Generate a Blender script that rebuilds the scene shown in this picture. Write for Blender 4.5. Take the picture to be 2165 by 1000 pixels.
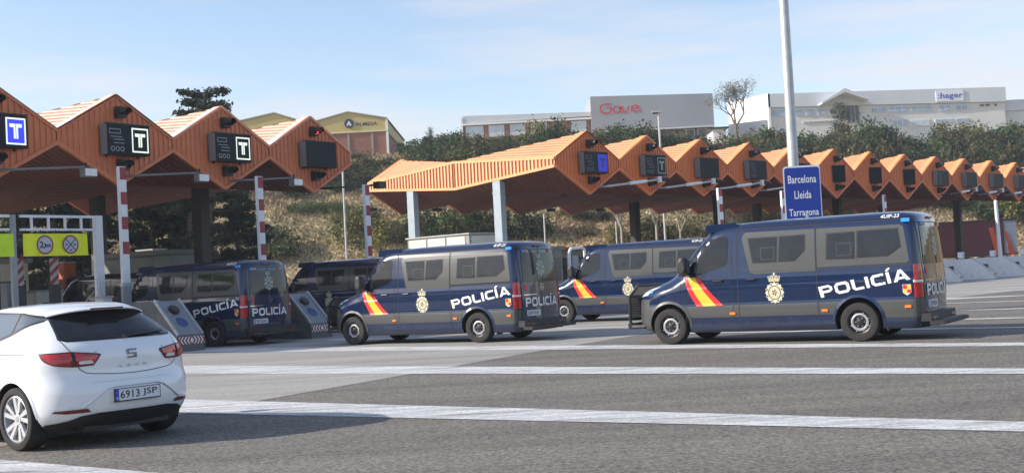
import bpy, bmesh, math, random
import numpy as np
from mathutils import Vector, Matrix
from mathutils.geometry import tessellate_polygon
random.seed(7)
R = math.radians
scene = bpy.context.scene
for o in list(bpy.data.objects): bpy.data.objects.remove(o)

# ------------------------------------------------------------------ camera, sky, sun, exposure
cam_data = bpy.data.cameras.new('camera')
cam = bpy.data.objects.new('camera', cam_data)
scene.collection.objects.link(cam)
cam_data.sensor_width = 36
cam_data.lens = 2600 / 2165 * 36
cam_data.clip_start = 0.1
cam_data.clip_end = 3000
cam.matrix_world = Matrix.Translation((0, 0, 1.5)) @ (Matrix.Rotation(R(90 + 1.79), 4, 'X') @ Matrix.Rotation(R(-3.0), 4, 'Z'))
scene.camera = cam

SUN_EL, SUN_AZ = R(27), math.atan2(-0.14, -1.0)          # direction towards the sun
sun_vec = Vector((math.cos(SUN_EL) * math.cos(SUN_AZ), math.cos(SUN_EL) * math.sin(SUN_AZ), math.sin(SUN_EL)))
sd = bpy.data.lights.new('sun', 'SUN'); sd.energy = 4.3; sd.angle = R(0.6); sd.color = (1.0, 0.93, 0.83)
so = bpy.data.objects.new('sun', sd); scene.collection.objects.link(so)
so.rotation_euler = (-sun_vec).to_track_quat('-Z', 'Y').to_euler()
so.location = (-30, -10, 40)

world = bpy.data.worlds.new('World'); scene.world = world; world.use_nodes = True
wt = world.node_tree; wn = wt.nodes; wl = wt.links
sky = wn.new('ShaderNodeTexSky'); sky.sky_type = 'NISHITA'; sky.sun_disc = False
sky.sun_elevation = SUN_EL; sky.sun_rotation = math.pi / 2 - SUN_AZ
sky.altitude = 100; sky.air_density = 1.0; sky.dust_density = 0.7; sky.ozone_density = 1.5
bg = wn['Background']; bg.inputs['Strength'].default_value = 0.15
tc = wn.new('ShaderNodeTexCoord'); mp = wn.new('ShaderNodeMapping'); mp.inputs['Scale'].default_value = (1.1, 1.1, 9.0)
nz = wn.new('ShaderNodeTexNoise'); nz.inputs['Scale'].default_value = 2.6; nz.inputs['Detail'].default_value = 6; nz.inputs['Roughness'].default_value = 0.6
rp = wn.new('ShaderNodeValToRGB'); rp.color_ramp.elements[0].position = 0.40; rp.color_ramp.elements[1].position = 0.62
mul = wn.new('ShaderNodeMath'); mul.operation = 'MULTIPLY'; mul.inputs[1].default_value = 0.75
sx = wn.new('ShaderNodeSeparateXYZ'); fade = wn.new('ShaderNodeMapRange'); fade.inputs['From Min'].default_value = 0.12; fade.inputs['From Max'].default_value = 0.30; fade.inputs['To Min'].default_value = 1; fade.inputs['To Max'].default_value = 0.15   # thin cloud bank low over the hills
mul2 = wn.new('ShaderNodeMath'); mul2.operation = 'MULTIPLY'
mx = wn.new('ShaderNodeMixRGB'); mx.inputs['Color2'].default_value = (4.1, 4.1, 4.25, 1)
wl.new(tc.outputs['Generated'], mp.inputs['Vector']); wl.new(mp.outputs['Vector'], nz.inputs['Vector'])
wl.new(nz.outputs['Fac'], rp.inputs['Fac']); wl.new(rp.outputs['Color'], mul.inputs[0])
wl.new(tc.outputs['Generated'], sx.inputs[0]); wl.new(sx.outputs['Z'], fade.inputs['Value']); wl.new(mul.outputs[0], mul2.inputs[0]); wl.new(fade.outputs[0], mul2.inputs[1]); wl.new(mul2.outputs[0], mx.inputs['Fac']); wl.new(sky.outputs['Color'], mx.inputs['Color1'])
tint = wn.new('ShaderNodeMixRGB'); tint.blend_type = 'MULTIPLY'; tint.inputs['Fac'].default_value = 1; tint.inputs['Color2'].default_value = (1.05, .99, .985, 1)   # white balance of the sky
wl.new(mx.outputs['Color'], tint.inputs['Color1']); wl.new(tint.outputs['Color'], bg.inputs['Color'])
scene.render.engine = 'CYCLES'
HAZE = 0.0006
vs = scene.view_settings; vs.view_transform = 'Standard'; vs.look = 'None'; vs.exposure = 0.55; vs.gamma = 1.0

# ------------------------------------------------------------------ materials
MATS = {}
def mat(name, col, rough=0.6, metal=0.0, spec=0.5, coat=0.0, noise=None, bump=None, emit=None, col2=None, thresh=None, trans=0.0):
    """noise=(scale, amount) mottles the colour; col2+thresh=(lo,hi,scale) mixes a second colour in patches; bump=(scale,strength,dist)"""
    if name in MATS: return MATS[name]
    m = bpy.data.materials.new(name); m.use_nodes = True; t = m.node_tree; n = t.nodes; l = t.links
    b = n['Principled BSDF']
    b.inputs['Base Color'].default_value = (*col, 1); b.inputs['Roughness'].default_value = rough
    b.inputs['Metallic'].default_value = metal; b.inputs['Specular IOR Level'].default_value = spec
    b.inputs['Coat Weight'].default_value = coat; b.inputs['Coat Roughness'].default_value = 0.03
    src = None
    tcn = n.new('ShaderNodeTexCoord')
    if noise:
        nt = n.new('ShaderNodeTexNoise'); nt.inputs['Scale'].default_value = noise[0]; nt.inputs['Detail'].default_value = 6
        nt.inputs['Roughness'].default_value = 0.65
        l.new(tcn.outputs['Object'], nt.inputs['Vector'])
        mr = n.new('ShaderNodeMapRange'); mr.inputs['From Min'].default_value = 0.3; mr.inputs['From Max'].default_value = 0.7
        mr.inputs['To Min'].default_value = 1 - noise[1]; mr.inputs['To Max'].default_value = 1 + noise[1]
        l.new(nt.outputs['Fac'], mr.inputs['Value'])
        vm = n.new('ShaderNodeVectorMath'); vm.operation = 'SCALE'; vm.inputs[0].default_value = col
        l.new(mr.outputs[0], vm.inputs['Scale']); src = vm.outputs[0]
    if col2 and thresh:
        nt = n.new('ShaderNodeTexNoise'); nt.inputs['Scale'].default_value = thresh[2]; nt.inputs['Detail'].default_value = 8
        nt.inputs['Roughness'].default_value = 0.7
        l.new(tcn.outputs['Object'], nt.inputs['Vector'])
        mr = n.new('ShaderNodeMapRange'); mr.inputs['From Min'].default_value = thresh[0]; mr.inputs['From Max'].default_value = thresh[1]
        l.new(nt.outputs['Fac'], mr.inputs['Value'])
        mc = n.new('ShaderNodeMixRGB'); mc.inputs['Color1'].default_value = (*col, 1); mc.inputs['Color2'].default_value = (*col2, 1)
        if src: l.new(src, mc.inputs['Color1'])
        l.new(mr.outputs[0], mc.inputs['Fac']); src = mc.outputs[0]
    if src: l.new(src, b.inputs['Base Color'])
    if bump:
        nb = n.new('ShaderNodeTexNoise'); nb.inputs['Scale'].default_value = bump[0]; nb.inputs['Detail'].default_value = 5
        l.new(tcn.outputs['Object'], nb.inputs['Vector'])
        bn = n.new('ShaderNodeBump'); bn.inputs['Strength'].default_value = bump[1]; bn.inputs['Distance'].default_value = bump[2]
        l.new(nb.outputs['Fac'], bn.inputs['Height']); l.new(bn.outputs[0], b.inputs['Normal'])
    if emit:
        b.inputs['Emission Color'].default_value = (*emit[0], 1); b.inputs['Emission Strength'].default_value = emit[1]
    if trans:
        out = n['Material Output']; tr = n.new('ShaderNodeBsdfTranslucent'); ms = n.new('ShaderNodeMixShader'); ms.inputs[0].default_value = trans
        if src: l.new(src, tr.inputs['Color'])
        else: tr.inputs['Color'].default_value = (*col, 1)
        l.new(b.outputs[0], ms.inputs[1]); l.new(tr.outputs[0], ms.inputs[2]); l.new(ms.outputs[0], out.inputs['Surface'])
    MATS[name] = m; return m

NAVY = mat('navy_paint', (0.006, 0.018, 0.062), 0.20, spec=0.25, coat=0.9, noise=(1.7, 0.10))
def dusty(m, z0, z1, amt, dust=(.16, .14, .12)):
    t = m.node_tree; n = t.nodes; l = t.links; b = n['Principled BSDF']; old = b.inputs['Base Color'].links[0].from_socket
    g = n.new('ShaderNodeTexCoord'); s = n.new('ShaderNodeSeparateXYZ'); l.new(g.outputs['Object'], s.inputs[0])
    mr = n.new('ShaderNodeMapRange'); mr.inputs['From Min'].default_value = z0; mr.inputs['From Max'].default_value = z1; mr.inputs['To Min'].default_value = 1; mr.inputs['To Max'].default_value = 0; l.new(s.outputs['Z'], mr.inputs['Value'])
    nt = n.new('ShaderNodeTexNoise'); nt.inputs['Scale'].default_value = 3; nt.inputs['Detail'].default_value = 8; nt.inputs['Roughness'].default_value = .7; l.new(g.outputs['Object'], nt.inputs['Vector'])
    mu = n.new('ShaderNodeMath'); mu.operation = 'MULTIPLY'; l.new(mr.outputs[0], mu.inputs[0]); l.new(nt.outputs['Fac'], mu.inputs[1])
    m2 = n.new('ShaderNodeMath'); m2.operation = 'MULTIPLY'; m2.inputs[1].default_value = amt; l.new(mu.outputs[0], m2.inputs[0])
    mc = n.new('ShaderNodeMixRGB'); mc.inputs['Color2'].default_value = (*dust, 1); l.new(old, mc.inputs['Color1']); l.new(m2.outputs[0], mc.inputs['Fac']); l.new(mc.outputs[0], b.inputs['Base Color'])
    ra = n.new('ShaderNodeMath'); ra.operation = 'ADD'; ra.inputs[1].default_value = b.inputs['Roughness'].default_value; l.new(m2.outputs[0], ra.inputs[0]); l.new(ra.outputs[0], b.inputs['Roughness'])
dusty(NAVY, .25, .75, .22)
GREYP = mat('van_grey_paint', (0.062, 0.064, 0.062), 0.42, coat=0.3, noise=(2.0, 0.08))
GREYP_L = mat('van_window_surround', (0.070, 0.071, 0.065), 0.30, coat=0.3, noise=(1.6, 0.08))
GLASS_D = mat('tinted_glass', (0.010, 0.011, 0.013), 0.06, spec=0.5)
GLASS_M = mat('tinted_side_glass', (0.020, 0.023, 0.027), 0.08, spec=0.4, noise=(3.0, 0.3))
BLACKP = mat('black_plastic', (0.02, 0.02, 0.022), 0.55, noise=(9, 0.2))
BLACKM = mat('black_metal', (0.015, 0.015, 0.017), 0.4, noise=(6, 0.2))
RUBBER = mat('tyre_rubber', (0.028, 0.026, 0.025), 0.85, noise=(14, 0.25))
STEEL = mat('steel_wheel', (0.42, 0.42, 0.43), 0.4, metal=0.4, noise=(12, 0.15))
ALLOY = mat('alloy_wheel', (0.72, 0.73, 0.75), 0.28, metal=0.5)
REDL = mat('tail_light_red', (0.52, 0.012, 0.012), 0.18, spec=0.7, coat=0.6, noise=(11, 0.35))
REDD = mat('dark_red_lens', (0.16, 0.012, 0.012), 0.2, coat=0.5)
CLEARL = mat('clear_lens', (0.72, 0.70, 0.72), 0.12, coat=0.8, noise=(20, 0.2))
AMBER = mat('amber_lens', (0.85, 0.22, 0.03), 0.25, coat=0.5)
BLUEL = mat('blue_strobe', (0.05, 0.33, 0.85), 0.2, coat=0.6, noise=(30, 0.2))
WHITE = mat('white_lettering', (0.82, 0.82, 0.80), 0.45)
YEL = mat('flag_yellow', (0.88, 0.55, 0.05), 0.4, noise=(3, 0.06))
REDF = mat('flag_red', (0.72, 0.03, 0.035), 0.4, noise=(3, 0.06))
GOLD = mat('emblem_gold', (0.66, 0.58, 0.33), 0.5)
SILV = mat('emblem_silver', (0.62, 0.62, 0.54), 0.5)
EMBD = mat('emblem_dim', (0.20, 0.22, 0.20), 0.5)
PLATE = mat('plate_white', (0.74, 0.76, 0.80), 0.4)
PLTXT = mat('plate_black', (0.02, 0.02, 0.03), 0.5)
EUBLUE = mat('plate_blue', (0.02, 0.06, 0.5), 0.4)
CARW = mat('white_car_paint', (0.86, 0.87, 0.88), 0.28, coat=0.8)
GAP = mat('panel_gap', (0.03, 0.03, 0.035), 0.8)
CHROME = mat('chrome', (0.6, 0.6, 0.62), 0.15, metal=1.0)
ORF = mat('glare_dulled_cladding', (0.68, 0.195, 0.075), 0.55, noise=(1.3, 0.14), col2=(0.50, 0.15, 0.06), thresh=(0.52, 0.78, 2.2))  # left canopy cladding, duller: the glare over it is put into the colour
ORR = mat('orange_roof', (0.70, 0.27, 0.11), 0.42, noise=(1.1, 0.12), col2=(0.62, 0.24, 0.10), thresh=(0.5, 0.8, 1.4))
ORT = mat('orange_trim', (0.86, 0.40, 0.16), 0.4, noise=(2.0, 0.1))
ORFL = mat('pale_flashing', (0.84, 0.74, 0.64), 0.4, noise=(2.0, 0.1))
ORRP = mat('glint_paled_roof', (0.62, 0.34, 0.21), 0.42, noise=(1.1, 0.14), col2=(0.66, 0.42, 0.30), thresh=(0.45, 0.7, 1.4))  # left canopy roof, paled: sun glints are put into the colour
ORF2 = mat('bright_orange_cladding', (0.74, 0.185, 0.045), 0.5, noise=(1.3, 0.12), col2=(0.55, 0.15, 0.05), thresh=(0.55, 0.8, 2.2))
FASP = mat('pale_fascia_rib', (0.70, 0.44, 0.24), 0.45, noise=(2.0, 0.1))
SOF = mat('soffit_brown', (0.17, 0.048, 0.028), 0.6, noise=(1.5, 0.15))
DISP = mat('display_black', (0.008, 0.010, 0.016), 0.5, spec=0.2, noise=(5, 0.3))
DISPS = mat('display_side_grey', (0.22, 0.22, 0.22), 0.5)
LEDW = mat('led_white', (0.75, 0.78, 0.70), 0.5, emit=((0.9, 1.0, 0.82), 0.55))
LEDB = mat('led_blue', (0.02, 0.03, 0.6), 0.5, emit=((0.03, 0.04, 1.0), 0.9))
LEDBD = mat('led_blue_dim', (0.03, 0.03, 0.35), 0.5, emit=((0.03, 0.03, 0.8), 0.25))
LEDG = mat('led_grey_dim', (0.13, 0.15, 0.14), 0.5)
LEDM = mat('led_grey', (0.30, 0.33, 0.30), 0.5)
LEDR = mat('led_red', (0.8, 0.05, 0.05), 0.4, emit=((1.0, 0.06, 0.07), 1.1))
COLB = mat('column_dark', (0.035, 0.028, 0.026), 0.6, noise=(3, 0.2))
COLL = mat('column_grey', (0.36, 0.42, 0.46), 0.5, noise=(3, 0.12))
POSTW = mat('post_white', (0.78, 0.79, 0.80), 0.5, noise=(7, 0.08), col2=(0.55, 0.53, 0.5), thresh=(0.62, 0.8, 6))
POSTR = mat('post_red', (0.30, 0.028, 0.035), 0.5, noise=(7, 0.12))
POSTG = mat('post_grey', (0.30, 0.31, 0.33), 0.6, noise=(7, 0.12))
GALV = mat('galvanised', (0.50, 0.51, 0.51), 0.45, metal=0.35, noise=(3.5, 0.16))
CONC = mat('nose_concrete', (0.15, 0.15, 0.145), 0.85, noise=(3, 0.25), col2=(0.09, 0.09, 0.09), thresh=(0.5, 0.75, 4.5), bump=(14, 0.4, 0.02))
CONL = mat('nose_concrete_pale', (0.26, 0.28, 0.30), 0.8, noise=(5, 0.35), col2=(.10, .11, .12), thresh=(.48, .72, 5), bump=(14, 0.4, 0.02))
CONW = mat('white_concrete', (0.78, 0.78, 0.77), 0.8, noise=(2.5, 0.12), col2=(0.4, 0.4, 0.42), thresh=(0.56, 0.8, 2.5))
BANY = mat('banner_yellow', (0.84, 0.88, 0.005), 0.5, noise=(3, 0.10))
BANY2 = mat('banner_lime', (0.60, 0.84, 0.01), 0.5, noise=(3, 0.10))
SIGNB = mat('sign_blue', (0.010, 0.040, 0.30), 0.4, noise=(5, 0.06))
SIGNW = mat('sign_white', (0.72, 0.76, 0.84), 0.4)
YBLD = mat('ochre_cladding', (0.52, 0.42, 0.16), 0.6, noise=(0.3, 0.06))
YTRIM = mat('ochre_trim', (0.66, 0.60, 0.36), 0.6)
BRICK = mat('brick_wall', (0.27, 0.125, 0.085), 0.85, noise=(0.9, 0.16))
GRYCL = mat('grey_cladding', (0.32, 0.33, 0.35), 0.5, noise=(0.25, 0.06))
GRYPL = mat('pale_grey_cladding', (0.60, 0.62, 0.64), 0.5, noise=(0.25, 0.06))  # lightened to put distant haze into the colour
CREAM = mat('cream_render', (0.66, 0.66, 0.62), 0.7, noise=(0.3, 0.07))  # raised towards white in place of haze over the hilltop
OFFW = mat('offwhite_render', (0.80, 0.79, 0.76), 0.7)
WINB = mat('far_glass', (0.30, 0.40, 0.50), 0.15, spec=0.8, noise=(0.7, 0.3))
WIND = mat('far_glass_dark', (0.05, 0.055, 0.06), 0.2, spec=0.8)
WINW = mat('window_frame_white', (0.7, 0.7, 0.7), 0.6)
LOGR = mat('logo_red', (0.60, 0.03, 0.05), 0.5)
LOGB = mat('logo_blue', (0.03, 0.07, 0.42), 0.5)
BARK = mat('bark', (0.13, 0.10, 0.08), 0.9, noise=(4, 0.3))
BARKP = mat('pale_bark', (0.30, 0.27, 0.23), 0.9, noise=(4, 0.3))
TRUCKR = mat('truck_curtain', (0.075, 0.012, 0.018), 0.55, noise=(1.2, 0.12))
TRUCKO = mat('truck_stripe', (0.45, 0.06, 0.02), 0.5)
TRUCKG = mat('truck_grey', (0.28, 0.30, 0.34), 0.5, noise=(1.5, 0.1))
BOOTHW = mat('booth_cream', (0.56, 0.54, 0.45), 0.6, noise=(1.5, 0.1))
BOOTHG = mat('booth_grey', (0.23, 0.25, 0.23), 0.6, noise=(1.5, 0.15))
ORB = mat('booth_orange', (0.50, 0.12, 0.04), 0.6, noise=(2, 0.15))
KERB = mat('kerb_concrete', (0.40, 0.39, 0.37), 0.85, noise=(3, 0.2), bump=(20, 0.3, 0.01))

def leaf_mat(name, a, b, scale=1.2):
    m = mat(name, a, 0.75, spec=0.2, noise=(scale * 3, 0.35), col2=b, thresh=(0.42, 0.60, scale), trans=0.25); return m
LF_DARK = leaf_mat('leaf_dark', (0.036, 0.054, 0.026), (0.062, 0.076, 0.034), 1.0)  # dark greens lifted a little to imitate haze on far hedges
LF_MID = leaf_mat('leaf_mid', (0.060, 0.100, 0.030), (0.115, 0.140, 0.045), 0.9)
LF_OLIVE = leaf_mat('leaf_olive', (0.105, 0.095, 0.040), (0.20, 0.165, 0.075), 0.9)
LF_YELL = leaf_mat('leaf_yellow', (0.15, 0.15, 0.035), (0.32, 0.27, 0.06), 0.8)
LF_GREEN = leaf_mat('leaf_green', (0.040, 0.095, 0.022), (0.07, 0.13, 0.035), 0.9)
LF_CED = leaf_mat('needle_blue_green', (0.022, 0.034, 0.022), (0.050, 0.066, 0.045), 0.8)
STRAW = leaf_mat('straw', (0.46, 0.36, 0.21), (0.60, 0.50, 0.32), 0.5)

# ground materials
def ground_mat(name, c1, c2, fine, big, stain, bumpd, rough=0.9):
    m = bpy.data.materials.new(name); m.use_nodes = True; t = m.node_tree; n = t.nodes; l = t.links; b = n['Principled BSDF']
    b.inputs['Roughness'].default_value = rough; b.inputs['Specular IOR Level'].default_value = 0.3
    g = n.new('ShaderNodeTexCoord')
    vo = n.new('ShaderNodeTexVoronoi'); vo.inputs['Scale'].default_value = fine; l.new(g.outputs['Object'], vo.inputs['Vector'])
    nf = n.new('ShaderNodeTexNoise'); nf.inputs['Scale'].default_value = fine * .45; nf.inputs['Detail'].default_value = 5; nf.inputs['Roughness'].default_value = .8; l.new(g.outputs['Object'], nf.inputs['Vector'])
    sp = n.new('ShaderNodeSeparateColor'); l.new(vo.outputs['Color'], sp.inputs[0])
    ad = n.new('ShaderNodeMath'); ad.operation = 'MULTIPLY_ADD'; ad.inputs[1].default_value = .55; l.new(sp.outputs[0], ad.inputs[0]); l.new(nf.outputs['Fac'], ad.inputs[2])
    mr = n.new('ShaderNodeMapRange'); mr.inputs['From Min'].default_value = .38; mr.inputs['From Max'].default_value = 1.12; l.new(ad.outputs[0], mr.inputs['Value'])
    mc = n.new('ShaderNodeMixRGB'); mc.inputs['Color1'].default_value = (*c1, 1); mc.inputs['Color2'].default_value = (*c2, 1); l.new(mr.outputs[0], mc.inputs['Fac'])
    nb = n.new('ShaderNodeTexNoise'); nb.inputs['Scale'].default_value = big; nb.inputs['Detail'].default_value = 6
    mpp = n.new('ShaderNodeMapping'); mpp.inputs['Rotation'].default_value = (0, 0, R(38)); mpp.inputs['Scale'].default_value = (.25, 1.6, 1)
    l.new(g.outputs['Object'], mpp.inputs['Vector']); l.new(mpp.outputs[0], nb.inputs['Vector'])
    m2 = n.new('ShaderNodeMapRange'); m2.inputs['From Min'].default_value = .3; m2.inputs['From Max'].default_value = .7
    m2.inputs['To Min'].default_value = 1 - stain; m2.inputs['To Max'].default_value = 1 + stain; l.new(nb.outputs['Fac'], m2.inputs['Value'])
    vm = n.new('ShaderNodeVectorMath'); vm.operation = 'SCALE'; l.new(mc.outputs[0], vm.inputs[0]); l.new(m2.outputs[0], vm.inputs['Scale'])
    ms = n.new('ShaderNodeMapping'); ms.inputs['Rotation'].default_value = (0, 0, R(37)); ms.inputs['Scale'].default_value = (.05, 1.3, 1); l.new(g.outputs['Object'], ms.inputs['Vector'])
    ns = n.new('ShaderNodeTexNoise'); ns.inputs['Scale'].default_value = 1.0; ns.inputs['Detail'].default_value = 7; ns.inputs['Roughness'].default_value = .6; l.new(ms.outputs[0], ns.inputs['Vector'])
    m3 = n.new('ShaderNodeMapRange'); m3.inputs['From Min'].default_value = .35; m3.inputs['From Max'].default_value = .65; m3.inputs['To Min'].default_value = .86; m3.inputs['To Max'].default_value = 1.10; l.new(ns.outputs['Fac'], m3.inputs['Value'])
    no = n.new('ShaderNodeTexNoise'); no.inputs['Scale'].default_value = .9; no.inputs['Detail'].default_value = 3; l.new(g.outputs['Object'], no.inputs['Vector'])
    m4 = n.new('ShaderNodeMapRange'); m4.inputs['From Min'].default_value = .66; m4.inputs['From Max'].default_value = .76; m4.inputs['To Min'].default_value = 1; m4.inputs['To Max'].default_value = .72; l.new(no.outputs['Fac'], m4.inputs['Value'])
    mm = n.new('ShaderNodeMath'); mm.operation = 'MULTIPLY'; l.new(m3.outputs[0], mm.inputs[0]); l.new(m4.outputs[0], mm.inputs[1])
    v3 = n.new('ShaderNodeVectorMath'); v3.operation = 'SCALE'; l.new(vm.outputs[0], v3.inputs[0]); l.new(mm.outputs[0], v3.inputs['Scale']); vm = v3
    l.new(vm.outputs[0], b.inputs['Base Color'])
    bn = n.new('ShaderNodeBump'); bn.inputs['Strength'].default_value = .7; bn.inputs['Distance'].default_value = bumpd
    l.new(nf.outputs['Fac'], bn.inputs['Height']); l.new(bn.outputs[0], b.inputs['Normal']); return m
ASPH = ground_mat('asphalt', (0.062, 0.056, 0.052), (0.285, 0.258, 0.218), 42, .5, .12, .010)
CONCR = ground_mat('apron_concrete', (0.28, 0.265, 0.24), (0.40, 0.38, 0.345), 30, .5, .16, .002)
def paint_mat():
    m = ground_mat('road_paint', (0.52, 0.52, 0.51), (0.80, 0.80, 0.79), 40, .8, .08, .004)
    t = m.node_tree; n = t.nodes; l = t.links; b = n['Principled BSDF']
    old = b.inputs['Base Color'].links[0].from_socket
    g = n.new('ShaderNodeTexCoord'); mpp = n.new('ShaderNodeMapping'); mpp.inputs['Rotation'].default_value = (0, 0, R(37)); mpp.inputs['Scale'].default_value = (.5, 3.2, 1)
    l.new(g.outputs['Object'], mpp.inputs['Vector'])
    a = n.new('ShaderNodeTexNoise'); a.inputs['Scale'].default_value = 1.7; a.inputs['Detail'].default_value = 10; a.inputs['Roughness'].default_value = .78; l.new(mpp.outputs[0], a.inputs['Vector'])
    mr = n.new('ShaderNodeMapRange'); mr.inputs['From Min'].default_value = .45; mr.inputs['From Max'].default_value = .62; mr.inputs['To Max'].default_value = .62; l.new(a.outputs['Fac'], mr.inputs['Value'])
    a2 = n.new('ShaderNodeTexNoise'); a2.inputs['Scale'].default_value = 22; a2.inputs['Detail'].default_value = 6; l.new(g.outputs['Object'], a2.inputs['Vector'])
    m2 = n.new('ShaderNodeMapRange'); m2.inputs['From Min'].default_value = .52; m2.inputs['From Max'].default_value = .62; m2.inputs['To Max'].default_value = .8; l.new(a2.outputs['Fac'], m2.inputs['Value'])
    mxm = n.new('ShaderNodeMath'); mxm.operation = 'MAXIMUM'; mu = n.new('ShaderNodeMath'); mu.operation = 'MULTIPLY'; mu.inputs[1].default_value = .35
    l.new(m2.outputs[0], mu.inputs[0]); l.new(mr.outputs[0], mxm.inputs[0]); l.new(mu.outputs[0], mxm.inputs[1])
    tr = n.new('ShaderNodeBsdfTransparent'); mix = n.new('ShaderNodeMixShader'); l.new(mxm.outputs[0], mix.inputs[0]); l.new(b.outputs[0], mix.inputs[1]); l.new(tr.outputs[0], mix.inputs[2])
    l.new(mix.outputs[0], n['Material Output'].inputs['Surface']); return m
PAINT = paint_mat()
def hill_mat():
    m = bpy.data.materials.new('dry_hillside'); m.use_nodes = True; t = m.node_tree; n = t.nodes; l = t.links; b = n['Principled BSDF']
    b.inputs['Roughness'].default_value = .95; b.inputs['Specular IOR Level'].default_value = .1
    g = n.new('ShaderNodeTexCoord')
    a = n.new('ShaderNodeTexNoise'); a.inputs['Scale'].default_value = .22; a.inputs['Detail'].default_value = 8; a.inputs['Roughness'].default_value = .7; l.new(g.outputs['Object'], a.inputs['Vector'])
    r = n.new('ShaderNodeValToRGB'); e = r.color_ramp.elements
    e[0].position = .36; e[0].color = (.17, .15, .08, 1); e[1].position = .66; e[1].color = (.60, .48, .30, 1)
    k = e.new(.47); k.color = (.38, .30, .17, 1); k = e.new(.56); k.color = (.46, .35, .21, 1)
    l.new(a.outputs['Fac'], r.inputs['Fac'])
    f = n.new('ShaderNodeTexNoise'); f.inputs['Scale'].default_value = 2.2; f.inputs['Detail'].default_value = 6; l.new(g.outputs['Object'], f.inputs['Vector'])
    mr = n.new('ShaderNodeMapRange'); mr.inputs['From Min'].default_value = .3; mr.inputs['From Max'].default_value = .7; mr.inputs['To Min'].default_value = .6; mr.inputs['To Max'].default_value = 1.3; l.new(f.outputs['Fac'], mr.inputs['Value'])
    vm = n.new('ShaderNodeVectorMath'); vm.operation = 'SCALE'; l.new(r.outputs[0], vm.inputs[0]); l.new(mr.outputs[0], vm.inputs['Scale']); l.new(vm.outputs[0], b.inputs['Base Color'])
    bn = n.new('ShaderNodeBump'); bn.inputs['Strength'].default_value = 1; bn.inputs['Distance'].default_value = .35; l.new(f.outputs['Fac'], bn.inputs['Height']); l.new(bn.outputs[0], b.inputs['Normal'])
    return m
HILLM = hill_mat()

# ------------------------------------------------------------------ mesh helpers
C = scene.collection
class MB:
    def __init__(s): s.v = []; s.f = []; s.m = []; s.mats = []
    def mi(s, m):
        if m not in s.mats: s.mats.append(m)
        return s.mats.index(m)
    def face(s, pts, m):
        i = len(s.v); s.v += [tuple(p) for p in pts]; s.f.append(tuple(range(i, i + len(pts)))); s.m.append(s.mi(m))
    def grid(s, rows, m, closed=False):
        i0 = len(s.v); nr = len(rows); nc = len(rows[0])
        for r in rows: s.v += [tuple(p) for p in r]
        k = s.mi(m)
        for a in range(nr - 1):
            for b in range(nc if closed else nc - 1):
                c = (b + 1) % nc
                s.f.append((i0 + a * nc + b, i0 + a * nc + c, i0 + (a + 1) * nc + c, i0 + (a + 1) * nc + b)); s.m.append(k)
    def box(s, x0, x1, y0, y1, z0, z1, m):
        P = [(x, y, z) for z in (z0, z1) for y in (y0, y1) for x in (x0, x1)]
        i = len(s.v); s.v += P; k = s.mi(m)
        for f in ((0, 2, 3, 1), (4, 5, 7, 6), (0, 1, 5, 4), (2, 6, 7, 3), (0, 4, 6, 2), (1, 3, 7, 5)):
            s.f.append(tuple(i + a for a in f)); s.m.append(k)
    def prism(s, poly, a, b, m):
        """poly = list of 3D points of one cap, a = offset vector to the other cap"""
        n = len(poly); q = [Vector(p) + Vector(a) for p in poly]
        s.face(poly, m); s.face(q[::-1], b or m)
        for i in range(n):
            j = (i + 1) % n; s.face([poly[i], q[i], q[j], poly[j]], b or m)
    def cyl(s, p0, p1, r0, r1, m, n=12, cap=True):
        p0 = Vector(p0); p1 = Vector(p1); d = (p1 - p0).normalized()
        a = d.orthogonal().normalized(); b = d.cross(a)
        c0 = [p0 + (a * math.cos(2 * math.pi * k / n) + b * math.sin(2 * math.pi * k / n)) * r0 for k in range(n)]
        c1 = [p1 + (a * math.cos(2 * math.pi * k / n) + b * math.sin(2 * math.pi * k / n)) * r1 for k in range(n)]
        s.grid([c0, c1], m, True)
        if cap:
            i = len(s.v) - 2 * n; k = s.mi(m)
            s.f.append(tuple(range(i + n - 1, i - 1, -1))); s.m.append(k)
            s.f.append(tuple(range(i + n, i + 2 * n))); s.m.append(k)
    def tube(s, pts, r, m, n=8):
        for a, b in zip(pts, pts[1:]): s.cyl(a, b, r, r, m, n)
    def lathe(s, prof, m, n=32, axis='y', c=(0, 0, 0), mats=None):
        """prof = [(radius, along)], revolved about axis"""
        rows = []
        for r, h in prof:
            row = []
            for k in range(n):
                t = 2 * math.pi * k / n; u, v = r * math.cos(t), r * math.sin(t)
                p = (u, h, v) if axis == 'y' else ((u, v, h) if axis == 'z' else (h, u, v))
                row.append((p[0] + c[0], p[1] + c[1], p[2] + c[2]))
            rows.append(row)
        for i in range(len(rows) - 1):
            s.grid(rows[i:i + 2], (mats[i] if mats else m), True)
    def obj(s, name, parent=None, smooth=False, weld=False, loc=None, rotz=None):
        me = bpy.data.meshes.new(name); me.from_pydata([tuple(map(float, p)) for p in s.v], [], s.f)
        for m in s.mats: me.materials.append(m)
        me.polygons.foreach_set('material_index', s.m)
        if weld:
            bm = bmesh.new(); bm.from_mesh(me); bmesh.ops.remove_doubles(bm, verts=bm.verts, dist=weld if isinstance(weld, float) else 1e-4)
            bmesh.ops.recalc_face_normals(bm, faces=bm.faces); bm.to_mesh(me); bm.free()
        if smooth:
            me.polygons.foreach_set('use_smooth', [True] * len(me.polygons))
            if smooth != 'all': me.set_sharp_from_angle(angle=R(smooth if isinstance(smooth, (int, float)) and smooth > 1 else 38))
        me.update()
        o = bpy.data.objects.new(name, me); C.objects.link(o)
        if parent: o.parent = parent
        if loc: o.location = loc
        if rotz is not None: o.rotation_euler = (0, 0, rotz)
        return o
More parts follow.
